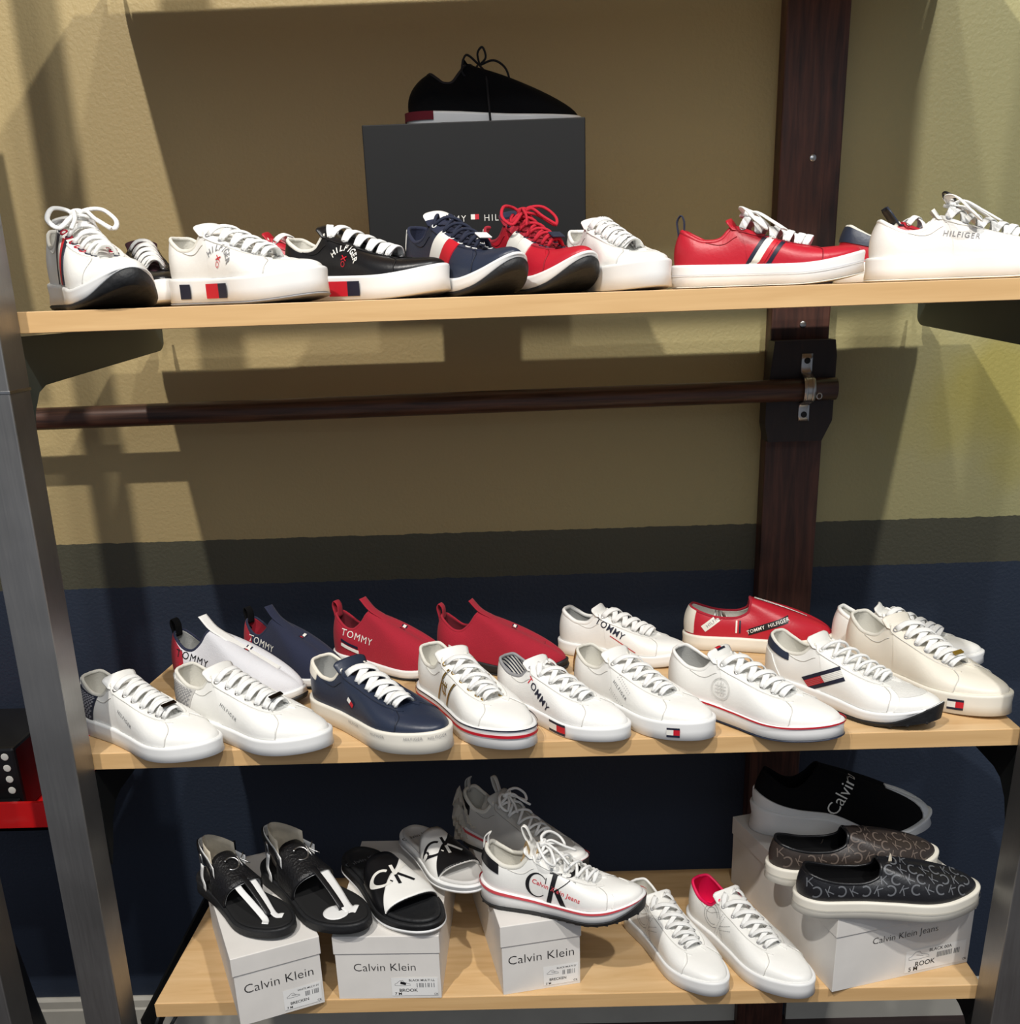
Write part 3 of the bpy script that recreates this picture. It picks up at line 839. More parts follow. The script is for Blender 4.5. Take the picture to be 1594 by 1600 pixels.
# wall-mounted timber upright and hanging rail
post = empty('wooden_post', (.53, WY, FZ))
tag(post, 'dark-stained rough timber post fixed upright to the painted wall', 'post')
o = box('timber', -.054, .054, -.045, 0, 0.0, 2.6, DARKW, post, b=.003)
post.rotation_euler = (0, -.004, 0)
for z in (.951, 1.509, 1.786):
    V, Fc = disc((.004, -.045, z-FZ), (0, -1, 0), .006, .002); mesh('screw', V, Fc, SV, post)
bl = empty('rail_support', (.518, WY-.045, 1.395))
tag(bl, 'dark timber piece with cut corners behind the right end of the clothes rail', 'rail support')
pts = [(-.052, .088), (.058, .088), (.062, .06), (.062, -.055), (.045, -.092), (-.055, -.092), (-.062, -.06), (-.062, -.02)]
v, f = prism(pts, 'y', -.05, -.001); o = mesh('timber', v, f, BLKW, bl, smooth=False)
# rail
V, Fc = sweep([(x, 1.935-.004-.0, 1.39+.008*(x+.9)/1.48) for x in np.linspace(-1.75, .578, 24)], (0, -1, 0), .040, .040, nseg=20)
rail = empty('hanging_rail', (-.6, 1.931, 1.37)); tag(rail, 'long round dark brown wooden clothes rail between top and middle shelf', 'rail')
V = [(p[0]+.6, p[1]-1.931, p[2]-1.37) for p in V]
mesh('rod', V, Fc, RODW, rail)
br = empty('pipe_strap', (.526, 1.94, 1.40)); tag(br, 'galvanised metal pipe strap clamping the wooden rail to the block', 'bracket')
P = [(0, .003, .060), (0, .003, .030), (0, -.006, .024), (0, -.024, .018), (0, -.032, .004), (0, -.032, -.008), (0, -.024, -.022), (0, -.006, -.026), (0, .003, -.032), (0, .003, -.060)]
V, Fc = sweep(catmull(P, 3), (0, -1, 0.001), .021, .002); mesh('strap', V, Fc, SV, br)
for dx in (-.006, .006):
    V, Fc = sweep(catmull([(dx+p[0], p[1]-.002, p[2]) for p in P[2:8]], 3), (0, -1, .001), .004, .003); mesh('rib', V, Fc, SV, br)
for z in (.048, -.048):
    V, Fc = disc((0, .002, z), (0, -1, 0), .0055, .002); mesh('screw', V, Fc, BKM, br)
V, Fc = torus((.016, -.034, -.012), (0.2, -1, 0), .005, .0012); mesh('screw_eye', V, Fc, SV, br)

# ---- steel shelving rack
rack = empty('shelving_rack', (.03, 1.40, FZ))
tag(rack, 'brushed steel shelving frame whose uprights flank the three maple shelves', 'shelving rack')
RY = 1.40
def leg(x_in, s, parent, ox, name='upright'):
    """square tube; x_in inner face; s=-1 left leg, +1 right leg"""
    lean = .020
    def X(z): return x_in+(z-.95)*lean*(1 if s < 0 else .6)
    import bmesh
    v = []
    for z in (FZ, 1.48, 1.4835, 3.2):
        for dx, dy in ((0, 0), (.058*s, 0), (.058*s, -.06), (0, -.06)):
            v.append((X(z)+dx-ox, RY+dy-RY, z-FZ))
    f = [(k*4+i, k*4+(i+1) % 4, k*4+4+(i+1) % 4, k*4+4+i) for k in range(3) for i in range(4)]+[(3, 2, 1, 0), (12, 13, 14, 15)]
    o = mesh(name, v, f, STEEL, parent, smooth=False)
    md = o.modifiers.new('b', 'BEVEL'); md.width = .002; md.segments = 2
    # joint sleeve seam
    z = 1.482
    bx = X(z)-ox
    xs = sorted((bx+.0008*-s, bx+.058*s+.0008*s))
    v, f = boxvf(xs[0], xs[1], -.0608, .0008, z-.002-FZ, z+.002-FZ, .0006)
    mesh('joint_seam', v, f, SV, parent, smooth=False)
leg(-.661, -1, rack, .03); leg(.731, 1, rack, .03)
def bracket(x, z, parent, ox, th=.004, depth=.60, drop=.07, m=BKM, s=1, name='shelf_bracket'):
    """cantilever gusset plate below a shelf: (y,z) outline"""
    pts = [(0, 0), (depth, 0)]
    pts += [(depth-.002-.035*(1-math.cos(q)), -.028-.018*math.sin(q)) for q in np.linspace(0, PI/2, 7)]
    pts += [(.075, -drop+.004), (.05, -drop-.004), (.028, -drop-.028), (.016, -drop-.06), (0, -drop-.09)]
    v, f = prism(pts, 'x', x-ox, x-ox+th*s)
    return mesh(name, [(a, b, c+z-FZ) for a, b, c in v], f, m, parent, smooth=False)
TOPZ, MIDZ, BOTZ = 1.578, .947, .487
GRN = mat('grey_green_metal', (72, 80, 74), 0.42, metal=0.3)
for z in (TOPZ, MIDZ, BOTZ, 2.145):
    bracket(-.666, z-.031, rack, .03, s=1, m=GRN if z > 1 else BKM)
    bracket(.738, z-.031, rack, .03, s=1, m=GRN if z > 1 else BKM)

def shelf(z, x0l, x0r, y0, y1, x1l, x1r, label, th=.027):
    e = empty('shelf', ((x0l+x0r)/2, y0, z-th)); tag(e, label, 'shelf')
    cx = (x0l+x0r)/2
    pts = [(x0l-cx, 0), (x0r-cx, 0), (x1r-cx, y1-y0), (x1l-cx, y1-y0)]
    v, f = prism(pts, 'z', 0, th); o = mesh('board', v, f, MAPLE, e, smooth=False)
    md = o.modifiers.new('b', 'BEVEL'); md.width = .0015; md.segments = 2
    v, f = prism([(x0l-cx, -.0012), (x0r-cx, -.0012), (x0r-cx, .0), (x0l-cx, .0)], 'z', .0008, th-.0008)
    mesh('edge_band', v, f, MAPLEE, e, smooth=False)
shelf(TOPZ, -.70, .775, 1.402, 1.92, -.70, .775, 'top maple shelf carrying the upper row of sneakers')
shelf(MIDZ, -.70, .735, 1.402, 1.83, -.665, .735, 'middle maple shelf carrying two rows of sneakers')
shelf(BOTZ, -.638, .735, 1.402, 1.782, -.626, .735, 'bottom maple shelf carrying the white shoeboxes')
# the shelf above the picture and the neighbouring rack on the left (their parts near the frame)
e = shelf(2.145, -.665, .735, 1.402, 1.92, -.665, .735, 'maple shelf above the upper row, just out of view')
nb = empty('neighbouring_rack', (-.9, 1.40, FZ)); tag(nb, 'second steel rack upright at the lower left edge', 'shelving rack')
leg(-.900, 1, nb, -.9)
box('shelf_board', -1.2, -.02, .002, .38, 2.03-FZ, 2.057-FZ, MAPLE, nb)

# under-shelf clip at bottom left
cl = empty('shelf_clip', (-.636, 1.41, BOTZ-.05)); tag(cl, 'small black clip with chrome ring under the left end of the bottom shelf', 'clip')
V, Fc = sweep([(0, 0, .022), (-.01, -.004, 0), (-.02, -.006, -.02)], (0, -1, 0), .006, .003); mesh('hook', V, Fc, BKM, cl)
V, Fc = sweep([(.03, 0, .022), (.016, -.004, 0), (.006, -.006, -.02)], (0, -1, 0), .006, .003); mesh('hook', V, Fc, BKM, cl)
V, Fc = torus((0, -.005, -.004), (0, -1, 0), .006, .0014); mesh('ring', V, Fc, SV, cl)

# red tray and black box on the neighbouring rack
REDM = mat('red_enamel', (200, 20, 22), 0.3, coat=.3)
BKPL = mat('black_plastic', (16, 16, 18), 0.4)
tr = empty('red_tray', (-1.02, 1.62, .70)); tag(tr, 'glossy red shallow tray at the left edge behind the steel upright', 'tray')
parts = [boxvf(-.25, .20, 0, .34, 0, .006), boxvf(-.25, .20, 0, .008, 0, .055), boxvf(-.25, .20, .332, .34, 0, .055), boxvf(.192, .20, 0, .34, 0, .055)]
v, f = join(parts); mesh('tray', v, f, REDM, tr, smooth=False)
bb = empty('black_case', (-1.02, 1.68, .707)); tag(bb, 'black case with a column of white dots standing in the red tray', 'case')
box('case', -.12, .085, 0, .2, 0, .13, BKPL, bb, b=.006)
for k in range(4):
    V, Fc = disc((.066, -.0005, .045+.0225*k), (0, -1, 0), .007, .001); mesh('dot', V, Fc, STRW, bb)
box('panel', .0, .08, -.02, -.001, .002, .03, BKPL, bb, b=.003)
bg = empty('black_bag', (-1.03, 1.50, FZ)); tag(bg, 'black bag hanging dark below the red tray at the left edge', 'bag')
import bmesh
def blob(name, rx, ry, rz, c, m, parent, amp=.1, seed=1, p=.7):
    bm = bmesh.new(); bmesh.ops.create_icosphere(bm, subdivisions=4, radius=1)
    rs = random.Random(seed); ks = [(rs.uniform(2, 7), rs.uniform(2, 7), rs.uniform(2, 7), rs.uniform(0, 6)) for _ in range(6)]
    for vt in bm.verts:
        x, y, z = vt.co
        x, y, z = [math.copysign(abs(q)**p, q) for q in (x, y, z)]
        s = 1+amp*sum(math.sin(a*x+b*y+cc*z+d) for a, b, cc, d in ks)/3
        vt.co = Vector((x*rx*s, y*ry*s, z*rz*s))+Vector(c)
    bm.verts.index_update()
    v = [tuple(q.co) for q in bm.verts]; f = [tuple(q.index for q in fc.verts) for fc in bm.faces]; bm.free()
    return mesh(name, v, f, m, parent)
blob('bag_body', .13, .09, .36, (0, 0, .37), BKPL, bg, .08, 3)

# ------------------------------------------------------------------ shoeboxes
def shoebox(label, x, y, z, deg, W, D, H, lid, title, tsize, color, name_, size_, art='sneaker', tx=.5, tz=None):
    e = empty('shoebox', (x, y, z), math.radians(deg)); tag(e, label, 'shoebox', 'white shoeboxes on the bottom shelf')
    v, f = boxvf(.002, W-.002, .002, D-.002, 0, H-.003, .0006); bodyo = mesh('box_body', v, f, BOXW, e, smooth=False)
    t = .0012
    parts = [boxvf(0, W, 0, D, H-t, H), boxvf(0, W, 0, t, H-lid, H), boxvf(0, W, D-t, D, H-lid, H), boxvf(0, t, 0, D, H-lid, H), boxvf(W-t, W, 0, D, H-lid, H)]
    v, f = boxvf(0, W, 0, D, H-lid, H, .0012); mesh('lid', v, f, BOXW, e, smooth=False)
    def flat(name, items, zoff=-.0006, y0=.002, par=None):
        V, Fc, fm, ms = [], [], [], []
        for (v2, f2), m in items:
            if m not in ms: ms.append(m)
            b = len(V); V += [(p[0], y0+zoff, p[1]) for p in v2]; Fc += [tuple(b+i for i in q) for q in f2]; fm += [ms.index(m)]*len(f2)
        return mesh(name, V, Fc, ms[0], par or bodyo, smooth=False, mats=ms, fm=fm)
    flat('lettering', [(xf(text2d(title, tsize, -.012, 1.0, 'CENTER'), W*tx, (tz or (H-lid)*.62)), BKP)])
    lw, lh = W*.44, (H-lid)*.40
    lx, lz = W*.52, .006
    st = flat('sticker', [(rect2d(lx, lz, lx+lw, lz+lh), BOXL)], -.0008)
    items = []
    cx = lx+.012
    # barcode
    rs = random.Random(int(x*1000)); bx = lx+lw*.52
    for k in range(16):
        if rs.random() < .75: items.append((rect2d(bx+k*lw*.026, lz+lh*.46, bx+k*lw*.026+lw*.014, lz+lh*.70, 1, 1), GRD))
    items.append((xf(text2d(color, lw*.075, .01), lx+lw*.38, lz+lh*.80), BKP))
    items.append((xf(text2d(name_, lw*.115, .012), lx+lw*.16, lz+lh*.22), BKP))
    items.append((xf(text2d(size_, lw*.10, .012), lx+lw*.06, lz+lh*.04), BKP))
    sx, sz, ss = lx+.006, lz+lh*.58, lw*.34
    ol = [(0, 0), (.0, .12), (.12, .16), (.3, .34), (.5, .36), (.6, .22), (.95, .1), (1, 0), (.5, -.03), (0, 0)]
    items.append((stroke2d([(sx+p[0]*ss, sz+p[1]*ss) for p in ol], .0006), GRD))
    items.append((stroke2d([(sx+.35*ss, sz+.2*ss), (sx+.7*ss, sz+.1*ss)], .0008 if art == 'sneaker' else .005), BKP))
    items.append((xf(text2d('CK', lh*.14, .01), W-.014, lz+lh*.04), BKP))
    flat('label_print', items, -.0010, par=st)
    return e
shoebox('white shoebox at the left end of the shelf, turned, label reading BRECKEN 7 M', -.478, 1.337, BOTZ, 24, .142, .31, .130, .034, 'Calvin Klein', .0235, 'WHITE MULTI SY', 'BRECKEN', '7 M')
shoebox('white shoebox set square, label reading BROOK 7 M, under the black and white slides', -.330, 1.401, BOTZ, -1, .175, .31, .123, .034, 'Calvin Klein', .0215, 'BLACK MULTI LL', 'BROOK', '7 M', 'slide', tx=.47)
shoebox('white shoebox under the white runner, label reading BRECKEN 5 M', -.056, 1.401, BOTZ, 12, .136, .31, .134, .040, 'Calvin Klein', .0235, 'BLACK MULTI SY', 'BRECKEN', '5 M')
shoebox('largest white shoebox at the right end, lettered Calvin Klein Jeans', .484, 1.389, BOTZ, 16, .264, .36, .142, .036, 'Calvin Klein Jeans', .0175, 'BLACK 00A', 'ROOK', '5 M', tx=.50, tz=.078)

# black box on the top shelf
kb = empty('shoebox', (-.056, 1.690, TOPZ)); kb.scale = (1.012, 1, 1.012); tag(kb, 'black shoebox standing on its long side against the wall, between navy and red runners', 'shoebox')
box('box_body', -.158, .158, .002, .115, 0, .234, BOXK, kb, b=.001)
box('lid', -.161, .161, -.022, .002, 0, .236, BOXK, kb, b=.0015)
V, Fc, fm = [], [], []
its = [(xf(text2d('TOMMY', .0125, -.008, 1.3, 'RIGHT'), -.016, 0), STRW), (xf(text2d('HILFIGER', .0125, -.008, 1.3), .010, 0), STRW)]
its += [(xf(i_, -.003, .006), m_) for i_, m_ in [(rect2d(-.006, -.0035, 0, .0035), STRW), (rect2d(0, -.0035, .006, .0035), RDP)]]
ms = []
for (v2, f2), m_ in its:
    if m_ not in ms: ms.append(m_)
    b = len(V); V += [(p[0], -.0226, p[1]+.104) for p in v2]; Fc += [tuple(b+i for i in q) for q in f2]; fm += [ms.index(m_)]*len(f2)
mesh('lettering', V, Fc, STRW, kb, smooth=False, mats=ms, fm=fm)

# ------------------------------------------------------------------ shoes
SN = 'sneaker'
def T(s, size, m, bold=0.0, space=1.0, align='CENTER', shear=0.0): return [(text2d(s, size, bold, space, align, shear), m)]
def move(items, dx=0, dy=0, rot=0): return [(xf(i, dx, dy, rot), m) for i, m in items]
G_TOP, G_MID, G_BOT = 'shoes on the top shelf', 'shoes on the middle shelf', 'shoes on the bottom shelf'

# ===== middle shelf, front row
Z = MIDZ
def mono_pattern(cx0, cx1, cy0, cy1, step, m, lw=.0011):
    its = []; k = 0
    y = cy0
    while y < cy1:
        x = cx0+(step*.5 if k % 2 else 0)
        while x < cx1:
            h = step*.42
            its += [(line2d((x-h*.5, y-h), (x-h*.5, y+h), lw, 2), m), (line2d((x-h*.5, y), (x+h*.5, y), lw, 2), m), (line2d((x+h*.5, y-h*.2), (x+h*.5, y+h), lw, 2), m), (line2d((x-h*.5, y+h), (x+h*.1, y+h*1.0), lw, 2), m)]
            x += step
        y += step*.9; k += 1
    return its
def heel_panel(sh, m, pm):
    """monogram quarter panel between heel tab and eyestay, visible side"""
    for s in (-1, 1):
        sh.patch('monogram_panel', bil((s*.04, .02), (s*.27, .02), (s*.34, .93), (s*.10, .70)), m, 16, 10, .0013)
        fn = bil((s*.04, .04), (s*.265, .04), (s*.325, .90), (s*.105, .66))
        its = mono_pattern(.02, .99, .06, .98, .105, pm, .021)
        its = [(i, m_) for i, m_ in its if all(.0 < p[0] < 1 and .0 < p[1] < 1 for p in i[0])]
        sh.param_art('monogram_print', its, fn, .0018)
s = Shoe(SN, 'white sneaker with navy monogram heel panel, at the left end of the middle shelf', SN, .280, COURT, 1, .97, G_MID)
common_court(s, WL, WR, LINW, n=7, wd=.0082, style='bar')
s.patch('heel_tab', lambda u, v: (-.13+.26*u, .62+.36*v), WL, 24, 6, .0016)
heel_panel(s, NVP, mat('pale_print', (190, 190, 196), .6))
s.side_art('lettering', T('HILFIGER', .0078, GRD, 0, 1.3), .49, .170, -.45)
def lace_tag(sh, m, i=0, w=.024, h=.007, art=None):
    P = (sh.E[-1][0][i]+sh.E[1][0][i])/2+np.array([.002, -.004, .0195])
    v, f = boxvf(-h/2, h/2, -w/2, w/2, -.001, .001, .0006)
    o = sh.add('lace_tag', v, f, m, smooth=False); o.location = tuple(P); o.rotation_euler = (0, .42, 0)
    return o
lace_tag(s, GNM)
s.place((-.478, 1.392), -46, Z)
s = Shoe(SN, 'white sneaker with pale grey monogram heel panel and dark lace tag', SN, .282, COURT, 1, .97, G_MID)
common_court(s, WL, WR, LINW, n=7, wd=.0082, style='bar')
s.patch('heel_tab', lambda u, v: (-.13+.26*u, .62+.36*v), WL, 24, 6, .0016)
heel_panel(s, mat('pale_grey_panel', (188, 186, 182), .7), GRY)
s.side_art('lettering', T('HILFIGER', .0078, GRD, 0, 1.3), .49, .170, -.45)
lace_tag(s, GNM)
s.place((-.306, 1.405), -43, Z)

s = Shoe(SN, 'navy leather sneaker with white heel tab, white laces and cream sole', SN, .285, COURT, 1, 1.0, G_MID, th=[(0, .112), (.4, .105), (.75, .112), (1, .118)], spring=.02)
common_court(s, NV, CR, LING, n=6, wd=.0105, style='cross', rimm=CL, eyem=NV, th=.0024)
s.patch('heel_tab', lambda u, v: (-.24+.48*u, .60+.39*v), CL, 28, 6, .0016, label='cream heel tab')
s.side_art('flag_logo', flag2d(.017, .013), .46, .185, -.55, off=.002)
for k, (x, z) in enumerate(((.52, .092), (.66, .092), (.80, .095))):
    s.side_art('lettering', T('HILFIGER', .006, GRY, 0, 1.2), x, z-.0, 0, off=.0055) if False else None
s.place((-.133, 1.398), -50, Z)
# small print around the foxing edge
def sole_text(sh, txt, size, a_list, frac, m, side=-1):
    L = sh.L; P, x, A, S_ = sh.outline(400, sh.flare+.0009)
    idx = [i for i in range(len(A)) if S_[i] == side]
    pos = P[idx]; xs = x[idx]
    order = np.argsort(A[idx]); pos = pos[order]; xs = xs[order]; Aa = A[idx][order]
    d = np.concatenate([[0], np.cumsum(np.linalg.norm(np.diff(pos, axis=0), axis=1))])
    V, Fc = [], []
    for a0 in a_list:
        d0 = np.interp(a0, Aa, d)
        v2, f2 = text2d(txt, size, 0, 1.2, 'CENTER'); b = len(V)
        for px, py in v2:
            dd = d0+px; X = np.interp(dd, d, pos[:, 0]); Y = np.interp(dd, d, pos[:, 1]); xx = np.interp(dd, d, xs)
            z0 = float(sh.oz(np.array(xx))); z1 = float(sh.zt(np.array(xx)))*L
            V.append((X, Y, z0+(z1-z0)*frac+py))
        Fc += [tuple(b+i for i in q) for q in f2]
    sh.add('lettering', V, Fc, m)
sole_text(s, 'HILFIGER', .0060, (.5, .64, .80, .93), .72, GRY)

s = Shoe(SN, 'white leather sneaker with gold monogram side stripes and navy and red sole lines', SN, .275, COURT, 1, .97, G_MID, th=[(0, .105), (.4, .10), (.75, .105), (1, .110)], spring=.02)
common_court(s, WL, WR, LINW, n=6, wd=.0075, style='cross', eyem=GD)
s.patch('heel_tab', lambda u, v: (-.07+.14*u, .40+.58*v), GD, 14, 8, .0016, label='gold heel tab')
s.band(NVP, .93, 1.0, off=.0010); s.band(RDP, .60, .74, off=.0010)
g = [(quad2d((-.019, -.021), (-.016, -.021), (-.004, .021), (-.007, .021), 4, 12), GD), (quad2d((-.015, -.021), (-.0142, -.021), (-.0022, .021), (-.003, .021), 4, 12), BKP),
     (quad2d((.006, -.021), (.009, -.021), (.019, .013), (.016, .013), 4, 12), GD), (quad2d((.010, -.021), (.0108, -.021), (.0208, .013), (.020, .013), 4, 12), BKP)]
for dx, dy in ((0, 0),):
    g += [(rect2d(-.007, .003, .006, .0048, 3, 1), GD), (rect2d(-.007, -.006, .006, -.0042, 3, 1), GD), (rect2d(-.0055, -.008, -.0038, .008, 1, 3), GD), (rect2d(-.0008, -.008, .0008, .008, 1, 3), GD), (rect2d(.003, -.008, .0047, .008, 1, 3), GD)]
g = [(xf(i, 0, 0, 0, 1.25, 1.25), m_) for i, m_ in g]
s.side_art('side_monogram', g, .44, .195, -.12, off=.0024)
s.place((-.008, 1.402), -66, Z)

def striped_mat():
    m, nt, b, tc = nodes('navy_striped_lining')
    wv = nt.nodes.new('ShaderNodeTexWave'); wv.inputs['Scale'].default_value = 75; wv.bands_direction = 'DIAGONAL'; wv.inputs['Distortion'].default_value = 0
    nt.links.new(tc.outputs['Object'], wv.inputs['Vector'])
    r = nt.nodes.new('ShaderNodeValToRGB'); r.color_ramp.interpolation = 'CONSTANT'; r.color_ramp.elements[0].color = lin((28, 36, 58)); r.color_ramp.elements[1].color = lin((225, 222, 214)); r.color_ramp.elements[1].position = .45
    nt.links.new(wv.outputs['Fac'], r.inputs[0]); nt.links.new(r.outputs[0], b.inputs['Base Color']); b.inputs['Roughness'].default_value = .9
    return m
NSTR = striped_mat()
s = Shoe(SN, 'white canvas sneaker lettered TOMMY with navy striped lining', SN, .268, COURT, 1, .97, G_MID, spring=.02)
common_court(s, WC, WR, NSTR, n=5, wd=.0078, style='cross', rimm=GRY, eyem=WMET, floppy=1, a0=.50)
s.side_art('lettering', T('T', .0175, RDP, .012, 1.05, 'LEFT')+move(T('OMMY', .0175, NVP, .012, 1.1, 'LEFT'), .0115), .335, .245, -.62, off=.0022)
s.patch('heel_tab', lambda u, v: (-.06+.12*u, .2+.78*v), GRY, 12, 8, .0016)
def sole_block(sh, mts, a0, a1, f0, f1, side=-1, vertical=False):
    if vertical:
        n = len(mts)
        for k, m_ in enumerate(mts): sh.band(m_, f0, f1, a0+(a1-a0)*k/n, a0+(a1-a0)*(k+1)/n, side, .0010, 'sole_flag')
    else:
        sh.band(mts[0], f0, f0+(f1-f0)*.22, a0, a1, side, .0010, 'sole_flag'); sh.band(mts[0], f1-(f1-f0)*.22, f1, a0, a1, side, .0010, 'sole_flag')
        sh.band(mts[1], f0+(f1-f0)*.22, f1-(f1-f0)*.22, a0, (a0+a1)/2, side, .0010, 'sole_flag'); sh.band(mts[2], f0+(f1-f0)*.22, f1-(f1-f0)*.22, (a0+a1)/2, a1, side, .0010, 'sole_flag')
sole_block(s, (NVP, STRW, RDP), .55, .64, .15, .95)
s.place((.133, 1.418), -66, Z)

s = Shoe(SN, 'white leather sneaker with gold glitter heel and flag on the sole', SN, .275, COURT, 1, .99, G_MID, th=[(0, .105), (.4, .10), (.75, .105), (1, .110)], spring=.02)
common_court(s, WL, WR, LINW, n=6, wd=.0072, style='cross', eyem=WMET)
s.patch('heel_tab', lambda u, v: (-.15+.30*u, .25+.72*v), GLT, 20, 8, .0016, label='gold glitter heel panel')
s.side_art('lettering', T('HILFIGER', .0078, GRD, 0, 1.3), .48, .180, -.55)
dots = [(arc2d(x, y, .0004, 0, 300, .0007, 5), GRY) for y in (-.016, -.012, .012, .016) for x in np.arange(-.018, .02, .0045)]
s.side_art('perforation', dots, .48, .180, -.55, off=.0022)
sole_block(s, (NVP, STRW, RDP), .74, .80, .22, .72)
s.place((.262, 1.408), -67, Z)

s = Shoe(SN, 'white sneaker with embossed round crest and a thin red line around the sole', SN, .280, COURT, 1, 1.0, G_MID)
common_court(s, WL, WR, LING, n=6, wd=.0085, style='cross', eyem=SV, outm=NV, rimm=WL, ext=.06)
s.band(RDP, .90, 1.02, off=.0012)
em = mat('embossed_white', (214, 213, 208), .5)
cr = [(arc2d(0, 0, .0165, 0, 360, .0012, 40), em), (arc2d(0, 0, .0145, 0, 360, .0007, 40), em)]
for a in (.3, 1.9):
    c_, s_ = math.cos(a), math.sin(a)
    for d in (-.005, 0, .005): cr.append((line2d((-.010*c_-d*s_, -.010*s_+d*c_), (.010*c_-d*s_, .010*s_+d*c_), .0016, 6), em))
s.side_art('crest', cr, .40, .185, -.25, off=.0024)
V, Fc = boxvf(-.006, .006, -.009, .009, -.0005, .0008)
its = flag2d(.020, .013)
s.project('flag_logo', its, (s.tip[0]+.012, s.tip[1], s.tip[2]+.02), (0, -1, 0), (-.7, 0, .7), (-.5, 0, -.86), .0012, s.tbvh)
s.place((.460, 1.408), -54, Z)

s = Shoe(SN, 'white retro runner with navy and red flag stripe on its side and black tread', SN, .285, RUNNER, 1, .95, G_MID, spring=.06, th=[(0, .115), (.25, .10), (.5, .09), (.75, .075), (1, .08)], rise=.86)
common_court(s, WL, WR, LINW, n=7, wd=.0048, th=.004, style='cross', eyem=WL, outm=BKR, oh=.0065, toe_up=.07, rimm=LINW, eyestay=WL, lug=14, flare=.004)
s.patch('mesh_toe', bil((.80, .42), (1.20, .42), (1.12, .96), (.88, .96)), mat('white_mesh', (214, 213, 208), .9, bump=(400, .8)), 24, 10, .0007)
s.patch('toe_guard', bil((.74, .02), (1.26, .02), (1.20, .40), (.80, .40)), WL, 30, 8, .0015)
s.patch('heel_counter', bil((-.26, .02), (.26, .02), (.18, .48), (-.18, .48)), WL, 28, 8, .0015)
s.patch('collar_panel', lambda u, v: (-.30+.60*u, .60+.38*v), NV, 32, 8, .0018, label='navy collar panel')
st = [(quad2d((-.040, -.016), (.032, .014), (.040, .020), (-.032, -.007), 14, 2), NVP)]
q = lambda y0, y1, x0, x1, m_, n=10: (quad2d((x0-.3*y0, y0), (x1-.3*y0, y0), (x1-.3*y1, y1), (x0-.3*y1, y1), n, 2), m_)
st = [q(-.0115, -.0055, -.038, .030, NVP), q(.0055, .0115, -.038, .030, NVP), q(-.0055, .0055, -.038, -.004, RDP), q(-.0055, .0055, -.004, .030, STRW)]
for k in range(4): st.append(q(-.004+.0025*k, -.0036+.0025*k, -.038, .030, GRY))
s.side_art('flag_stripe', st, .44, .175, .48, off=.0022)
s.place((.607, 1.437), -53, Z)

s = Shoe(SN, 'cream sneaker with gold lace tag and small flag on the sole, rightmost in front', SN, .275, COURT, 1, .99, G_MID, th=[(0, .110), (.4, .105), (.75, .110), (1, .115)], spring=.02, rise=1.08)
common_court(s, CL, CR, LINW, n=7, wd=.0088, style='cross', eyem=GRY)
lace_tag(s, GD, w=.018)
sole_block(s, (NVP, STRW, RDP), .70, .76, .25, .75)
s.place((.738, 1.452), -60, Z)

# ===== middle shelf, back row
def sock_shoe(label, um, solem, linm, L, collar=None, heel=None, pull=None, strapm=None, txt=None, W=.95, stripes=None, group=G_MID, flag=True):
    s = Shoe(SN, label, SN, L, SOCK, 1, W, group)
    s.sole(solem, outm=BKR, oh=.004, toe_up=.02, flare=.003)
    s.upper(um); s.lining(linm, a1=1, rim=.0022, rim_a=1.0, rimm=collar or um)
    if heel: s.patch('heel_panel', lambda u, v: (-.27+.54*u, .04+.93*v-.22*(abs(2*u-1))**3*v), heel, 34, 12, .0010, label='red heel panel')
    if stripes:
        for m_, z0, z1 in stripes: s.patch('heel_stripe', lambda u, v: (-.36+.12*u, z0+(z1-z0)*v+.10*u), m_, 8, 4, .0022); s.patch('heel_stripe', lambda u, v: (.24+.12*u, z0+(z1-z0)*v+.10*(1-u)), m_, 8, 4, .0022)
    s.pull_loop(pull or um, h=.022, wd=.015, th=.002, dirx=-.15, name='heel_loop')
    # instep pull strap: stands up at the collar, runs down the vamp
    q = s.SN(np.full(6, 1.0), np.array([1, .9, .78, .66, .54, .42]), np.full(6, 1.0), .0012)[0]; q[:, 1] = 0+s.cy(q[:, 0]/s.L)*s.L
    top = q[0]+np.array([-.018, 0, .018])
    P = catmull([q[0]+np.array([.004, 0, -.012]), top+np.array([.001, 0, -.002]), top]+[p for p in q], 4)
    Tn = unit(np.gradient(P, axis=0)); Nn = np.stack([Tn[:, 2], Tn[:, 1]*0, -Tn[:, 0]], 1)
    V, Fc = sweep(P[5:], (.5, 0, .86), .021, .0018); s.add('instep_strap', V, Fc, strapm or um)
    if flag:
        p = q[3]; s.project('flag_logo', flag2d(.017, .011), tuple(p+np.array([.0, 0, .03])), (.25, -1, 0), (-.7, -.2, .7), (-.45, .1, -.88), .0026)
    if txt: s.side_art('lettering', txt, .27, .23, -.18, off=.0026)
    return s
s = sock_shoe('white knit sock sneaker with red heel and navy collar, no laces, leftmost in back row', mat('white_knit', (212, 212, 216), .9, bump=(700, .4)), WR, LING, .27, collar=NVK, heel=RDK, pull=BKK, strapm=WC, txt=move(T('TOMMY', .0185, BKP, .0, 1.15), -.008), stripes=((STRW, .10, .16), (RDP, .2, .26)))
s.place((-.372, 1.562), -36, Z)
s = sock_shoe('navy knit sock sneaker lettered TOMMY with red heel', NVK, WR, RDK, .255, collar=NVK, heel=RDK, pull=BKK, strapm=NVK, txt=T('TOMMY', .0185, STRW, .0, 1.15))
s.place((-.280, 1.668), -32, Z)
s = sock_shoe('red knit sock sneaker lettered TOMMY in white, behind the navy leather sneaker', RDK, WR, RDD, .255, txt=T('TOMMY', .0185, STRW, .0, 1.15), stripes=((STRW, .12, .19), (NVP, .24, .30)))
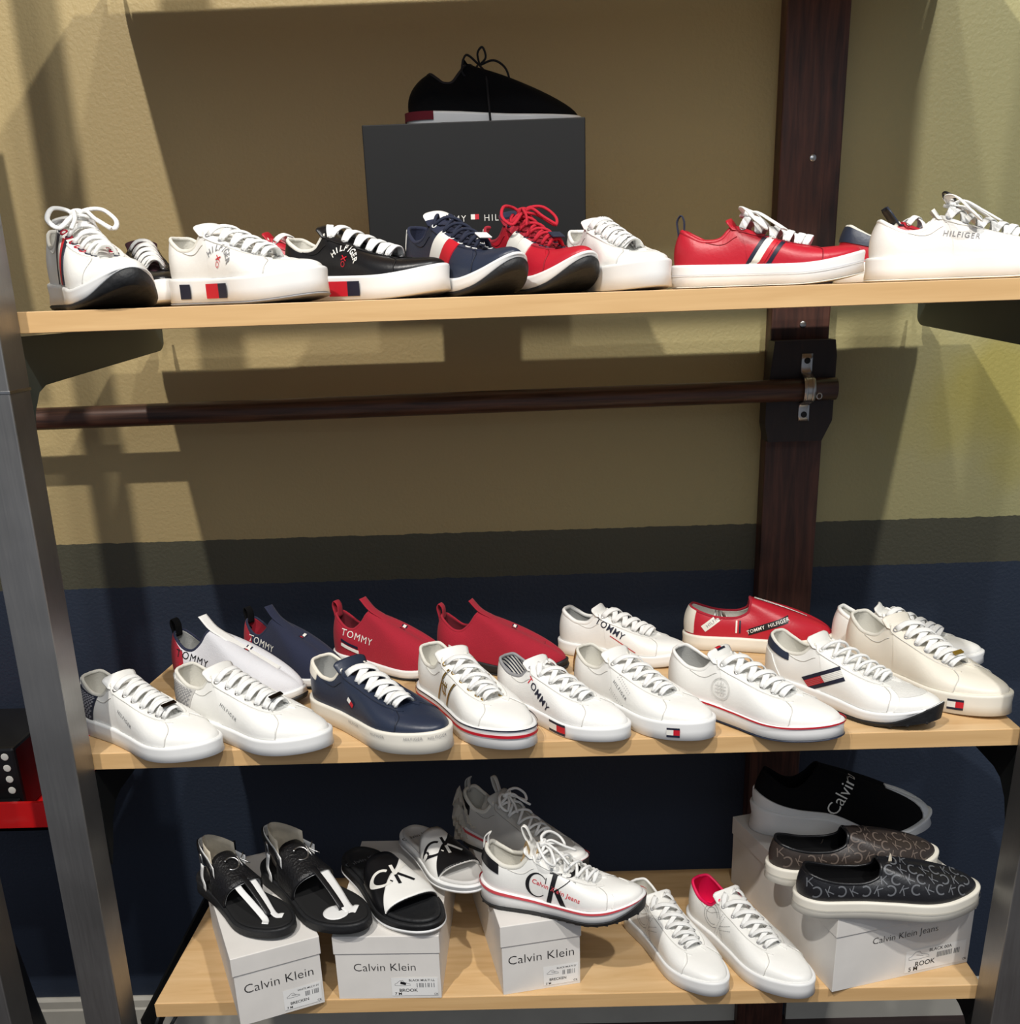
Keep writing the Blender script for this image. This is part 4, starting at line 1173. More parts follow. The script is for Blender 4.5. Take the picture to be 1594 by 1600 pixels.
s.place((-.122, 1.688), -26, Z)
s = sock_shoe('plain red knit sock sneaker without lettering, behind the gold striped sneaker', RDK, BKR, RDD, .265, stripes=((STRW, .12, .19),))
s.place((.082, 1.712), -18, Z)

s = Shoe(SN, 'white sneaker lettered TOMMY with a red line, behind the gold glitter heel sneaker', SN, .262, COURT, 1, .97, G_MID, rise=1.05)
common_court(s, WL, WR, LING, n=6, wd=.0095, th=.0025, style='cross', eyem=WMET, rimm=WL, rim=.0035)
s.side_art('lettering', T('TOMMY', .0175, NVP, .012, 1.1), .44, .225, -.42, off=.0022)
s.side_art('red_line', [(line2d((-.03, 0), (.03, 0), .0016), RDP)], .56, .150, -.42, off=.0022)
s.place((.302, 1.692), -24, Z)

s = Shoe('slip_on_shoe', 'red slip-on shoe printed with HILFIGER bands, white sole, in front of the timber post', 'shoe', .262, SLIP, 1, .97, G_MID, th=[(0, .105), (.5, .10), (1, .10)], rise=1.28)
s.sole(CR, flare=.004); s.upper(RD); s.lining(LINW, a1=1, rim=.0022, rim_a=1, rimm=RDK)
s.patch('heel_tab', lambda u, v: (-.16+.32*u, .05+.93*v), CL, 24, 10, .0016, label='cream heel panel')
for s_ in (-1,):
    its = [(quad2d((-.012, -.008), (.030, .026), (.022, .036), (-.020, .002), 10, 4), STRW)]+move(T('HILFIGER', .0085, GRY, .01, 1.1), .006, .011, .68)
    s.side_art('printed_band', its, .19, .165, 0, off=.0018)
    s.side_art('stripe_tag', [(rect2d(-.004, -.011, -.001, .011), STRW), (rect2d(-.001, -.011, .002, .011), RDP), (rect2d(.002, -.011, .005, .011), NVP)], .36, .175, 0, off=.0020)
    its = [(quad2d((-.034, -.010), (.034, .012), (.034, .024), (-.034, .002), 14, 4), BKP)]+move(T('TOMMY  HILFIGER', .0085, STRW, .01, 1.1), 0, .0045, .31)
    s.side_art('printed_band', its, .56, .165, .05, off=.0020)
    its = [(quad2d((-.05, -.006), (.05, -.006), (.05, .006), (-.05, .006), 20, 4), STRW)]+move(T('HILFIGER  HILFIGER', .0085, GRY, .01, 1.1), 0, -.003)
    s.project('printed_band', its, (.66*s.L, 0, .35*s.L), (.86, .0, -.50), (.3, .6, .7), (-.30, .10, -.95), .0018)
    s.project('printed_band', [(quad2d((-.03, -.005), (.03, -.005), (.03, .005), (-.03, .005), 12, 3), BKP)]+move(T('HILFIGER', .008, STRW, .01, 1.1), 0, -.003), (.80*s.L, -.02, .35*s.L), (.6, .7, -.2), (.5, .3, .7), (-.2, .10, -.95), .0021)
s.place((.545, 1.708), -20, Z)

s = Shoe(SN, 'white sneaker mostly hidden behind the cream sneaker with the gold lace tag', SN, .262, COURT, 1, .97, G_MID, rise=1.05)
common_court(s, WL, WR, LINW, n=6, wd=.009, style='cross', eyem=GRY, rimm=WL, rim=.0035)
s.place((.800, 1.706), -18, Z)

# ===== top shelf
Z = TOPZ
def flag_flash(sh, mts, a0, a1, da=.10):
    """curved stripes from sole to eyestay"""
    pass
s = Shoe(SN, 'white runner seen toe-on with black tread and navy and red side stripes', SN, .285, RUNNER, 1, .98, G_TOP, rise=1.02)
common_court(s, WL, WR, LINW, n=6, wd=.0062, th=.0045, style='bar', eyem=NVP, outm=BKR, oh=.006, toe_up=.05, bow=.95, floppy=0)
s.patch('toe_guard', bil((.76, .02), (1.24, .02), (1.19, .50), (.81, .50)), WL, 30, 8, .0012)
for k, m_ in enumerate((NVP, STRW, RDP, NVP)):
    s.patch('stripe', lambda u, v, k=k: (-(.40+.026*k+.026*v)-.10*u+.05*u*u, .03+.72*u), m_, 14, 2, .0024)
for i in range(5):
    V, Fc = torus(s.SN(np.array([.49+.055*i]), np.array([.88]), np.array([-1.0]), .001)[0][0], s.SN(np.array([.49+.055*i]), np.array([.88]), np.array([-1.0]))[1][0], .0042, .0016)
    s.add('lace_loop', V, Fc, RDK, label='red and navy lace loop')
    V, Fc = torus(s.SN(np.array([.49+.055*i]), np.array([.90]), np.array([1.0]), .001)[0][0], s.SN(np.array([.49+.055*i]), np.array([.9]), np.array([1.0]))[1][0], .0042, .0016)
    s.add('lace_loop', V, Fc, RDK, label='red and navy lace loop')
its = [(rect2d(-.007, -.006, -.002, .006), NVP), (rect2d(-.002, -.006, .002, .006), STRW), (rect2d(.002, -.006, .007, .006), RDP)]
s.project('flag_logo', its, (s.tip[0]+.012, s.tip[1], s.tip[2]+.02), (0, 1, 0), (-.7, 0, .7), (-.5, 0, -.86), .0012, s.tbvh)
s.place((-.500, 1.378), -60, Z)

s = Shoe(SN, 'black sneaker with white laces partly hidden beside the runner seen toe-on', SN, .25, COURT, 1, .92, G_TOP, th=[(0, .12), (1, .12)], rise=1.15)
common_court(s, BK, WR, LINW, n=6, wd=.0085, th=.003, style='bar', tonm=mat('maroon_knit', (60, 28, 36), .9), rimm=BK)
s.place((-.516, 1.590), -64, Z)

def crest_items(mt, mr):
    its = arctext('HILFIGER', .024, .0120, 1.95, mt, .025)
    its = move(its, 0, -.014)
    its += [(line2d((-.005, -.003), (.005, .003), .0016, 3), mr), (line2d((-.005, .003), (.005, -.003), .0016, 3), mr), (arc2d(0, -.008, .0035, 0, 360, .0010, 12), mr)]
    return its
s = Shoe(SN, 'white leather sneaker with arched HILFIGER crest and navy and red blocks on the sole', SN, .285, COURT, 1, 1.0, G_TOP, th=[(0, .130), (.4, .120), (.75, .120), (1, .125)], spring=.03, rise=1.02)
common_court(s, WL, WR, LINW, n=6, wd=.0082, th=.0026, style='cross', eyem=GRY, outm=mat('grey_outsole', (150, 150, 152), .6))
s.side_art('crest_print', crest_items(GRY, RDP), .50, .205, -.28, off=.0024)
s.band(NVP, .18, .78, .28, .345, -1, .0011, 'sole_block'); s.band(RDP, .18, .78, .43, .50, -1, .0011, 'sole_block'); s.band(NVP, .18, .78, .50, .55, -1, .0011, 'sole_block')
s.place((-.256, 1.392), -49, Z)

s = Shoe(SN, 'black leather sneaker with white laces and arched HILFIGER crest', SN, .285, COURT, 1, 1.0, G_TOP, th=[(0, .130), (.4, .120), (.75, .115), (1, .125)], spring=.035)
common_court(s, BK, WR, LINW, n=6, wd=.0098, th=.0026, style='bar', eyem=WMET, rimm=LINW, floppy=1)
s.side_art('crest_print', crest_items(STRW, RDP), .50, .200, -.25, off=.0024)
s.band(RDP, .18, .78, .43, .52, -1, .0011, 'sole_block'); s.band(NVP, .18, .78, .52, .58, -1, .0011, 'sole_block')
s.place((-.096, 1.392), -46, Z)

s = Shoe(SN, 'red sneaker mostly hidden behind the black crest sneaker', SN, .225, COURT, 1, .92, G_TOP, rise=1.42)
common_court(s, RD, WR, LINW, n=5, wd=.008, style='cross', tonm=RD)
s.place((-.232, 1.712), -8, Z)

def flag_runner(label, um, km, lm, tipm, toe, deg, fm, W, bow, side_m, L=.280):
    s = Shoe(SN, label, SN, L, RUNNER, 1, W, G_TOP, spring=.11)
    common_court(s, um, WR, km, tonm=km, tipm=tipm, n=6, wd=.0044, th=.0040, style='cross', lacem=lm, eyem=fm, outm=BKR, oh=.006, toe_up=.035, bow=bow, floppy=1, ext=.075, eyestay=km)
    s.patch('side_stripe', lambda u, v: (-(.40+.08*v)-.12*u, .05+.78*u), STRW, 14, 4, .0024)
    s.patch('side_stripe', lambda u, v: (-(.48+.08*v)-.12*u, .05+.76*u), side_m, 14, 4, .0024)
    s.patch('heel_tab', lambda u, v: (-.12+.24*u, .35+.62*v), STRW, 20, 8, .0018, label='white heel tab')
    p = (s.E[-1][0][0]+s.E[1][0][0])/2
    v, f = boxvf(-.008, .008, -.010, .010, -.001, .0015, .001); o = s.add('lace_keeper', v, f, fm, smooth=False); o.location = (p[0]+.004, p[1], p[2]+.0175); o.rotation_euler = (0, .45, 0)
    s.place(toe, deg, Z)
    return s
NVL = mat('navy_lace', (30, 36, 56), .9, bump=(900, .5)); RDL = mat('red_lace', (186, 24, 46), .9, bump=(900, .5))
flag_runner('navy runner with navy laces, white tongue tab and red and white side flash', NV, NVK, NVL, WL, (-.030, 1.392), -68, WL, .90, 0, RDP)
flag_runner('red runner with red laces tied in a loop, beside the navy runner', RD, RDK, RDL, NVK, (.060, 1.408), -69, NV, .90, 1.0, STRW)

s = Shoe(SN, 'white leather sneaker with laces printed in black script, beside the red runner', SN, .265, COURT, 1, .93, G_TOP, th=[(0, .13), (.4, .125), (.75, .13), (1, .135)], spring=.02, rise=1.1)
common_court(s, WL, WR, LINW, n=6, wd=.0125, th=.0018, style='bar', eyem=WMET, rimm=WL)
for i in range(6):
    c = (s.E[-1][0][i]+s.E[1][0][i])/2
    s.project('lace_print', move(T(('MMY', 'TOM', 'MY T', 'OMM', 'TOM', 'MMY')[i], .0105, BKP, -.01, 1.0), 0, -.003, .35*(-1)**i), tuple(c+np.array([.004, 0, .02])), (0, 1, 0), (-.6, 0, .8), (-.3, 0, -.95), .0005,
              BVHTree.FromPolygons([v.co for v in [o for o in s.root.children if o.name.startswith('laces')][0].data.vertices], [tuple(p.vertices) for p in [o for o in s.root.children if o.name.startswith('laces')][0].data.polygons]))
s.place((.150, 1.392), -78, Z)

s = Shoe(SN, 'red leather sneaker in side view with navy and white stripes and heel loop', SN, .270, COURT, 1, .97, G_TOP, th=[(0, .125), (.4, .115), (.75, .11), (1, .12)], spring=.045, rise=.93)
common_court(s, RD, WR, LINW, n=6, wd=.0098, th=.0026, style='bar', eyem=WMET, bow=1.0, outm=CR, rimm=RD, oh=.002, ext=.055)
s.band(mat('pale_grey_line', (198, 200, 204), .5), .52, .56)
st = []
for x0, x1, m_ in ((-.022, -.015, NVP), (-.015, -.003, STRW), (-.003, .005, RDP), (.009, .016, NVP)):
    st.append((quad2d((x0, -.022), (x1, -.022), (x1+.030, .026), (x0+.030, .026), 2, 12), m_))
s.side_art('side_stripes', st, .48, .175, 0, off=.0018)
s.pull_loop(NVK, h=.022, wd=.010, th=.002, dirx=-.05, name='heel_loop')
s.place((.440, 1.402), -26, Z)

s = Shoe(SN, 'navy and red sneaker whose heel shows behind the red striped sneaker', SN, .25, COURT, 1, .93, G_TOP, th=[(0, .12), (1, .12)], rise=1.05)
common_court(s, RD, WR, LINW, n=5, wd=.008, style='cross', tonm=NV, ext=.12, inner=NV)
s.patch('heel_tab', lambda u, v: (-.30+.60*u, .42+.56*v), NV, 28, 8, .0018, label='navy heel panel')
s.place((.745, 1.672), -6, Z)

s = Shoe(SN, 'white leather sneaker lettered HILFIGER with a large white bow, right end of top shelf', SN, .285, COURT, 1, .99, G_TOP, th=[(0, .125), (.4, .120), (.75, .115), (1, .12)], spring=.03, rise=.97)
common_court(s, WL, WR, LINW, n=6, wd=.0098, th=.0024, style='cross', eyem=GRY, bow=1.25, outm=CR, rimm=WL, ext=.05)
s.side_art('lettering', T('HILFIGER', .0105, GRY, .01, 1.25), .45, .205, -.16, off=.0022)
V, Fc = torus(s.mid+np.array([-.002, 0, .012]), (.6, .3, .7), .012, .0018, 20, 6); s.add('lace_cord', V, Fc, BKP, label='black cord loop')
s.place((.752, 1.405), -22, Z)

s = Shoe(SN, 'black knit sneaker with white sole and dark red heel wedge, standing on the black shoebox', SN, .285, KNIT, 1, .93, G_TOP, rise=.86)
s.sole(WR, flare=.004); s.upper(BKK); s.lining(BKK, a1=1, rim=.002, rim_a=1, rimm=mat('dark_collar', (30, 24, 26), .8))
s.tongue(BKK, a_top=.74, ext=.045, lift=.004)
s.band(RDD, .55, .98, 0, .25, -1, .0012, 'heel_wedge'); s.band(RDD, .55, .98, 0, .25, 1, .0012, 'heel_wedge')
mid = s.SN(np.array([1.0]), np.array([.96]), np.array([1.0]), .006)[0][0]; mid[1] = 0
BL = mat('black_lace', (16, 15, 17), .9)
parts = []
for s_ in (-1, 1):
    lp = [mid, mid+np.array([-.012, s_*.010, .016]), mid+np.array([-.004, s_*.016, .040]), mid+np.array([.010, s_*.006, .022]), mid]
    if s_ < 0: parts.append(sweep(catmull([mid, mid+np.array([-.022, -.016, .012]), mid+np.array([-.030, -.022, -.012]), mid+np.array([-.018, -.016, -.02]), mid+np.array([-.004, -.008, -.002])], 6), (0, -1, .2), .0035, .0035))
    else: parts.append(sweep(catmull([mid, mid+np.array([-.003, -.006, .016]), mid+np.array([.005, -.008, .024]), mid+np.array([.010, -.006, .010]), mid], 6), (0, -1, .2), .0035, .0035))
parts.append(sweep(catmull([mid, mid+np.array([.022, -.014, .004]), mid+np.array([.040, -.020, -.008]), mid+np.array([.046, -.022, -.028]), mid+np.array([.036, -.02, -.036])], 6), (0, -1, .2), .0035, .0035))
parts.append(sweep(catmull([mid, mid+np.array([.008, -.024, -.018]), mid+np.array([.010, -.040, -.055]), mid+np.array([.012, -.048, -.092])], 6), (0, -1, .2), .0035, .0035))
for k in range(4):
    p = s.SN(np.full(9, .97), np.full(9, .86-.13*k), np.ones(9), .002)[0]
    yy = np.linspace(-.014, .014, 9); P = p.copy(); P[:, 1] = yy; P[:, 2] -= (yy/.014)**2*.005
    parts.append(sweep(P, (0.4, 0, .9), .0045, .003))
V, Fc = join(parts); s.add('laces', V, Fc, BL)
s.place((.110, 1.722), 0, TOPZ+.2392)

# ===== bottom shelf
def perf_ck(m, sc=1.0):
    its = []
    def dot(x, y): its.append((arc2d(x*sc, y*sc, .00035, 0, 300, .0007, 5), m))
    for r in (.0175, .0125):
        for a in np.arange(35, 330, 4.2 if r > .015 else 6): dot(-.012+r*math.cos(math.radians(a)), r*math.sin(math.radians(a)))
    for (x0, y0, x1, y1) in ((.004, -.020, .004, .020), (.009, -.020, .009, .020), (.009, .001, .024, .018), (.012, -.004, .030, .014), (.009, -.001, .022, -.020), (.013, .0, .028, -.018)):
        n = 12
        for k in range(n+1): dot(x0+(x1-x0)*k/n, y0+(y1-y0)*k/n)
    return its
LP = dict(COURT)
def low_ck(label, linm, toe, deg, rimm, L=.278):
    s = Shoe(SN, label, SN, L, COURT, 1, .97, G_BOT, th=[(0, .10), (.4, .095), (.75, .095), (1, .10)], spring=.02)
    common_court(s, WL, WR, linm, n=6, wd=.0072, style='cross', eyem=GRY, rimm=rimm, inner=CORK, floppy=1)
    s.side_art('perforation', perf_ck(GRD, 1.15), .36, .195, -.35, off=.0018)
    s.place(toe, deg, BOTZ); return s
low_ck('white sneaker with perforated CK and tan tongue lining, left of the pink-lined one', LINW, (.297, 1.405), -60, WL)
low_ck('white sneaker with bright pink collar lining and perforated CK', PK, (.428, 1.403), -60, PK)

def ck_runner(label, toe, deg, z, um, first):
    s = Shoe(SN, label, SN, .272, RUNNER, 1, .97, G_BOT, spring=.07, th=[(0, .15), (.3, .115), (.6, .10), (.8, .10), (1, .10)], rise=1.06)
    common_court(s, um, WR, LINW, n=6, wd=.0046, th=.004, style='cross', eyem=um, outm=BKR, oh=.0075, toe_up=.06, bow=.9 if first else .7, rimm=LINW, rim=.0035, lug=18)
    s.band(PKP, .80, 1.0, off=.0012)
    s.patch('toe_guard', bil((.74, .02), (1.26, .02), (1.20, .44), (.80, .44)), WL, 30, 8, .0012)
    s.patch('heel_tab', lambda u, v: (-.24+.48*u, .48+.46*v), BK, 28, 8, .0020, label='black heel tab')
    s.pull_loop(um, h=.024, wd=.008, th=.002, dirx=.35, name='heel_loop')
    q = s.tip; P = catmull([q+np.array([.01, 0, -.012]), q+np.array([-.004, 0, .006]), q+np.array([-.010, 0, .026]), q+np.array([-.002, 0, .026]), q+np.array([.008, 0, .002])], 5)
    V, Fc = sweep(P, (.9, 0, .3), .008, .002); s.add('tongue_loop', V, Fc, um)
    if first:
        K = [(rect2d(-.003, -.030, .006, .030, 3, 12), BKP), (rect2d(-.009, .027, .012, .030, 4, 1), BKP), (rect2d(-.009, -.030, .010, -.027, 4, 1), BKP)]
        K = [(xf(i, 0, 0), m_) for i, m_ in K]
        K = [(quad2d((-.006, -.028), (.002, -.028), (.008, .028), (.000, .028), 3, 12), BKP), (rect2d(-.010, -.0295, .006, -.0275, 4, 1), BKP), (rect2d(-.006, .0275, .014, .0295, 4, 1), BKP),
             (line2d((.003, -.002), (.032, .026), .0014, 8), BKP), (rect2d(.022, .0255, .040, .0270, 4, 1), BKP), (quad2d((.005, .002), (.012, .008), (.032, -.028), (.022, -.028), 4, 10), BKP), (rect2d(.014, -.0295, .038, -.0275, 4, 1), BKP)]
        C = []
        n = 24; pts = [(-.024+.017*math.cos(a), .003+.021*math.sin(a)) for a in np.radians(np.linspace(42, 318, n))]
        P_ = np.array(pts); Tn = unit(np.gradient(P_, axis=0)); Nn = np.stack([-Tn[:, 1], Tn[:, 0]], 1)
        w_ = .0012+.0052*np.exp(-((np.linspace(42, 318, n)-180)/62)**2)
        vv = []
        for k in range(n): vv += [tuple(P_[k]-Nn[k]*w_[k]/2), tuple(P_[k]+Nn[k]*w_[k]/2)]
        C = [((vv, [(2*k, 2*k+2, 2*k+3, 2*k+1) for k in range(n-1)]), BKP), (line2d((-.010, .010), (-.010, .020), .0014, 3), BKP)]
        s.side_art('ck_logo', move(K+C, 0, 0, 0), .47, .190, -.10, off=.0022, updir=.12)
        s.side_art('lettering', T('Calvin Klein Jeans', .0112, PKP, .01, 1.05), .50, .185, -.25, off=.0028, updir=.12)
    s.place(toe, deg, z)
    return s
b3t = BOTZ+.134
ck_runner('white runner with large CK logo and coral sole line, standing across a white shoebox', (.182, 1.432), -6, b3t+.001, WL, True)
ck_runner('pale grey laced runner half hidden behind the white CK logo runner', (.085, 1.530), -40, b3t+.001, GRS, False)

def paper(label, x, y, z, rz, sx, sy, sz, seed, m=PAPER):
    """crumpled sheet of tissue"""
    rs = random.Random(seed); n = 14
    V = []
    ks = [(rs.uniform(3, 11), rs.uniform(3, 11), rs.uniform(0, 6)) for _ in range(7)]
    for i in range(n+1):
        for j in range(n+1):
            u, v = i/n-.5, j/n-.5
            f_ = sum(math.sin(a*u*2+b*v*2+c) for a, b, c in ks)/7
            V.append((sx*u*(1+.15*f_), sy*(f_*.5)+sy*abs(u)*.4, sz*(v+.5)*(1+.35*math.sin(9*u+seed)*(v+.5))))
    Fc = [(i*(n+1)+j, (i+1)*(n+1)+j, (i+1)*(n+1)+j+1, i*(n+1)+j+1) for i in range(n) for j in range(n)]
    o = mesh('tissue_paper', V, Fc, m, None, smooth=False); o.location = (x, y, z); o.rotation_euler = (0, 0, math.radians(rz))
    md = o.modifiers.new('s', 'SOLIDIFY'); md.thickness = .0006
    tag(o, label, 'paper'); return o
paper('crumpled grey tissue paper standing up behind the white CK logo runner', -.112, 1.66, b3t+.002, -30, .085, .03, .085, 4, mat('grey_tissue', (176, 170, 158), .9))
paper('beige crumpled paper stuffed inside the opening of the white CK logo runner', -.005, 1.452, b3t+.052, -6, .03, .02, .058, 9, mat('beige_paper', (196, 168, 124), .9))

# chunky black sock sneaker on the large box
b4t = BOTZ+.142
s = Shoe(SN, 'black sock sneaker with chunky white sole and vertical Calvin lettering', SN, .290, SOCK, 1, .95, G_BOT, th=[(0, .17), (.12, .15), (.25, .13), (.42, .12), (.62, .05), (.8, .045), (.92, .065), (1, .09)], spring=.03, rise=.92)
s.sole(WR, flare=.006, concave=.004); s.upper(BKK); s.lining(BKK, a1=1, rim=.002, rim_a=1, rimm=BKK)
s.patch('sole_wave', bil((-.62, .0), (-.02, .0), (-.02, .30), (-.62, .04)), WR, 24, 6, .0025); s.patch('sole_wave', bil((.02, .0), (.62, .0), (.62, .04), (.02, .30)), WR, 24, 6, .0025)
s.patch('toe_bumper', bil((.86, .0), (1.14, .0), (1.06, .55), (.94, .55)), WR, 20, 6, .002)
s.side_art('lettering', T('Calvin', .030, STRW, -.005, .95), .50, .245, 1.10, off=.0018, updir=.6)
s.place((.728, 1.650), -9, b4t+.001)

def mono_slip(label, um, pm, toe, deg, z, L, base_z=0.0):
    s = Shoe('slip_on_shoe', label, 'shoe', L, SLIP, 1, .97, G_BOT, rise=1.02, th=[(0, .105), (.5, .105), (1, .11)])
    s.sole(CR, flare=.005, concave=.002); s.upper(um); s.lining(BKK, a1=1, rim=.0024, rim_a=1, rimm=BK)
    s.band(mat('sole_groove', (188, 184, 172), .6), .50, .54)
    rs = random.Random(5); its = []
    def Cg(x, y, r, rot): return (arc2d(x, y, r, 50+rot, 310+rot, r*.34, 14), pm)
    def Kg(x, y, h, rot):
        c_, s_ = math.cos(rot), math.sin(rot); o = []
        for (a, b) in (((-.5, -1), (-.5, 1)), ((-.4, 0), (.7, 1)), ((-.2, .1), (.7, -1))):
            o.append((line2d((x+h*(a[0]*c_-a[1]*s_), y+h*(a[0]*s_+a[1]*c_)), (x+h*(b[0]*c_-b[1]*s_), y+h*(b[0]*s_+b[1]*c_)), h*.24, 4), pm))
        return o
    d1 = (.0, .80, -.60)
    k = 0
    for iy in range(9):
        for ix in range(15):
            x = -.130+ix*.0190+(.0095 if iy % 2 else 0); y = -.066+iy*.0160
            X = x+.5*L
            p = Vector((X, -.02, .10*L))+Vector((0, .6, .8))*y
            # only where the ray meets the upper itself
            o_ = Vector((X, 0, .16*L))+Vector((0, .6, .8))*y
            hit = s.bvh.ray_cast(o_-Vector(d1)*.25, Vector(d1))
            ok = hit[0] is not None and hit[0].z > s.zt(np.array(hit[0].x/L))*L+.006 and hit[0].y < .035
            if ok:
                for ex, ey in ((.008, 0), (-.008, 0), (0, .008), (0, -.008)):
                    h2 = s.bvh.ray_cast(o_+Vector((ex, 0, 0))+Vector((0, .6, .8))*ey-Vector(d1)*.25, Vector(d1))
                    if h2[0] is None or (h2[0]-hit[0]).length > .024: ok = False
            if ok:
                if (ix+iy) % 2: its.append(Cg(x, y, .0072, rs.choice((0, 0, 180))))
                else: its += Kg(x, y, .0068, rs.choice((0, .5, -.5)))
    s.project('monogram_print', its, (.5*L, 0, .16*L), (1, 0, 0), (0, .6, .8), d1, .0008)
    s.place(toe, deg, z); return s
mono_slip('brown monogram slip-on shoe behind the black monogram slip-on', BRM, BRMP, (.690, 1.538), 6, b4t+.001, .285)
mono_slip('black monogram slip-on shoe at the front of the large white shoebox', BKC, BKCP, (.716, 1.428), 1, b4t+.001, .290)
paper('cream paper tuft sticking up in the opening of the black monogram slip-on', .570, 1.422, b4t+.028, 20, .018, .012, .052, 2)

# ---- slides and sandals
class Foot(Shoe):
    pass
FLAT = dict(Q=COURT['Q'], th=[(0, .085), (.4, .075), (.75, .065), (1, .06)], spring=.03, kz=.3)
def footbed(s, m, rimm=None, h=.004):
    V, Fc = s._ring([(-.003, lambda x: s.zt(x)*s.L-.001), (-.003, lambda x: s.zt(x)*s.L+h*.6), (-.006, lambda x: s.zt(x)*s.L+h), (-.012, lambda x: s.zt(x)*s.L+h*.4), (-.016, lambda x: s.zt(x)*s.L)])
    s.add('footbed', V, Fc, m)
def strap_surface(s, x0, x1, h0, h1, inset=0.0, skew=0.0):
    """arch over the foot; returns fn(u 0..1 along x, v 0..1 across from -y to +y, off)"""
    L = s.L
    def fn(u, v, off=0.0):
        th = PI*v; x = x0+(x1-x0)*u + skew*(1-2*v)*.5
        hw = float(s.hw(np.array(x)))*L+.001+off-inset; h = (h0+(h1-h0)*u)+off
        zb_ = float(s.zt(np.array(min(x, 1))))*L-.012
        cs = math.cos(th); sn = math.sin(th)
        y = -hw*math.copysign(abs(cs)**.75, cs); z = zb_+h*sn**.62
        return np.array([x*L, y+float(s.cy(np.array(x)))*L, z])
    return fn
def strap_mesh(s, fn, name, m, u0=0, u1=1, v0=0, v1=1, nu=10, nv=28, th=.003, off=0.0, label=None, shape=None):
    P0, P1 = [], []
    for i in range(nu+1):
        for j in range(nv+1):
            u, v = u0+(u1-u0)*i/nu, v0+(v1-v0)*j/nv
            if shape: u, v = shape(i/nu, j/nv)
            P0.append(fn(u, v, off)); P1.append(fn(u, v, off-th))
    w_ = nv+1; n = len(P0); V = P0+P1
    Fc = [(i*w_+j, (i+1)*w_+j, (i+1)*w_+j+1, i*w_+j+1) for i in range(nu) for j in range(nv)]
    Fc += [(n+i*w_+j, n+i*w_+j+1, n+(i+1)*w_+j+1, n+(i+1)*w_+j) for i in range(nu) for j in range(nv)]
    for j in range(nv): Fc += [(j, j+1, n+j+1, n+j), (nu*w_+j+1, nu*w_+j, n+nu*w_+j, n+nu*w_+j+1)]
    for i in range(nu): Fc += [((i+1)*w_, i*w_, n+i*w_, n+(i+1)*w_), (i*w_+nv, (i+1)*w_+nv, n+(i+1)*w_+nv, n+i*w_+nv)]
    o = s.add(name, V, Fc, m, label=label)
    return o, BVHTree.FromPolygons([Vector(v) for v in V], Fc)
def slide(label, sm, edge, fb, strapm, halfm, logo_a, logo_b, toe, deg, z, L=.262, tilt=(0, 0)):
    s = Shoe('slide_sandal', label, 'sandal', L, FLAT, 1, 1.0, G_BOT)
    s.sole(sm, outm=edge, oh=.006, flare=.004); footbed(s, fb, h=.005)
    fn = strap_surface(s, .42, .76, .052, .036)
    S_ = lambda a, b: (a+(-.22*math.sin(PI*b)+.10)*(1-a)+.10*math.sin(PI*b)*a, b)
    o, bv = strap_mesh(s, fn, 'strap', strapm, th=.004, shape=S_)
    def PN(a, b):
        v = .10+.895*b; lo = max(0.0, 1-(v-.10)/.72); return S_(lo+(1-lo)*a, v)
    o2, _ = strap_mesh(s, fn, 'strap_panel', halfm, th=.002, off=.0009, nv=40, nu=14, shape=PN, label='contrasting strap half')
    Vj, Fj = join([([v.co for v in q.data.vertices], [tuple(p.vertices) for p in q.data.polygons]) for q in (o, o2)])
    bv = BVHTree.FromPolygons([Vector(v) for v in Vj], Fj)
    its = []
    def split(item):
        v, f = item; fa, fb_ = [], []
        for q in f:
            cx = sum(v[i][0] for i in q)/len(q); cyy = sum(v[i][1] for i in q)/len(q)
            (fa if cyy > .95*cx-.002 else fb_).append(q)
        if fa: its.append(((v, fa), logo_a))
        if fb_: its.append(((v, fb_), logo_b))
    split = (lambda f_: (lambda it: f_((xf(it, 0, 0, 0, 1.22, 1.22)))))(split)
    split(arc2d(-.016, 0, .0125, 48, 312, .0042, 60))
    split(line2d((.000, -.018), (.000, .018), .0042, 24))
    split(line2d((.002, .001), (.020, .018), .0040, 24)); split(line2d((.002, .001), (.019, -.017), .0040, 24))
    mp = fn(.50, .50)
    s.project('ck_logo', its, (mp[0], mp[1], mp[2]), (.12, 1, 0), (-.95, .12, .30), (-.30, 0, -.95), .0026, bv)
    if True:
        v2 = [(xf(text2d('Calvin Klein', .014, 0, 1.0, 'CENTER'), 0, 0), BKP if fb is not BKR else GRD)]
        V, Fc = [], []
        for (vv, ff), m_ in v2:
            V = [(.17*L-py, -px, float(s.zt(np.array(.17)))*L+.0026) for px, py in vv]; V = [(.19*L+py*-1, px, zz) for (px, py), zz in zip(vv, [float(s.zt(np.array(.19)))*L+.0030]*len(vv))]; Fc = ff
        s.add('footbed_print', V, Fc, v2[0][1])
    s.place(toe, deg, z)
    return s
b2t = BOTZ+.123
slide('black slide with white half strap and CK logo, on the BROOK shoebox', BKR, WR, BKR, BK, WL, STRW, BKP, (-.170, 1.412), -54, b2t+.001)
slide('white slide with black half strap and CK logo, tucked behind the black slide', WR, WR, mat('white_footbed', (204, 202, 198), .6), WL, BK, BKP, STRW, (-.098, 1.470), -55, b2t+.022, L=.245)

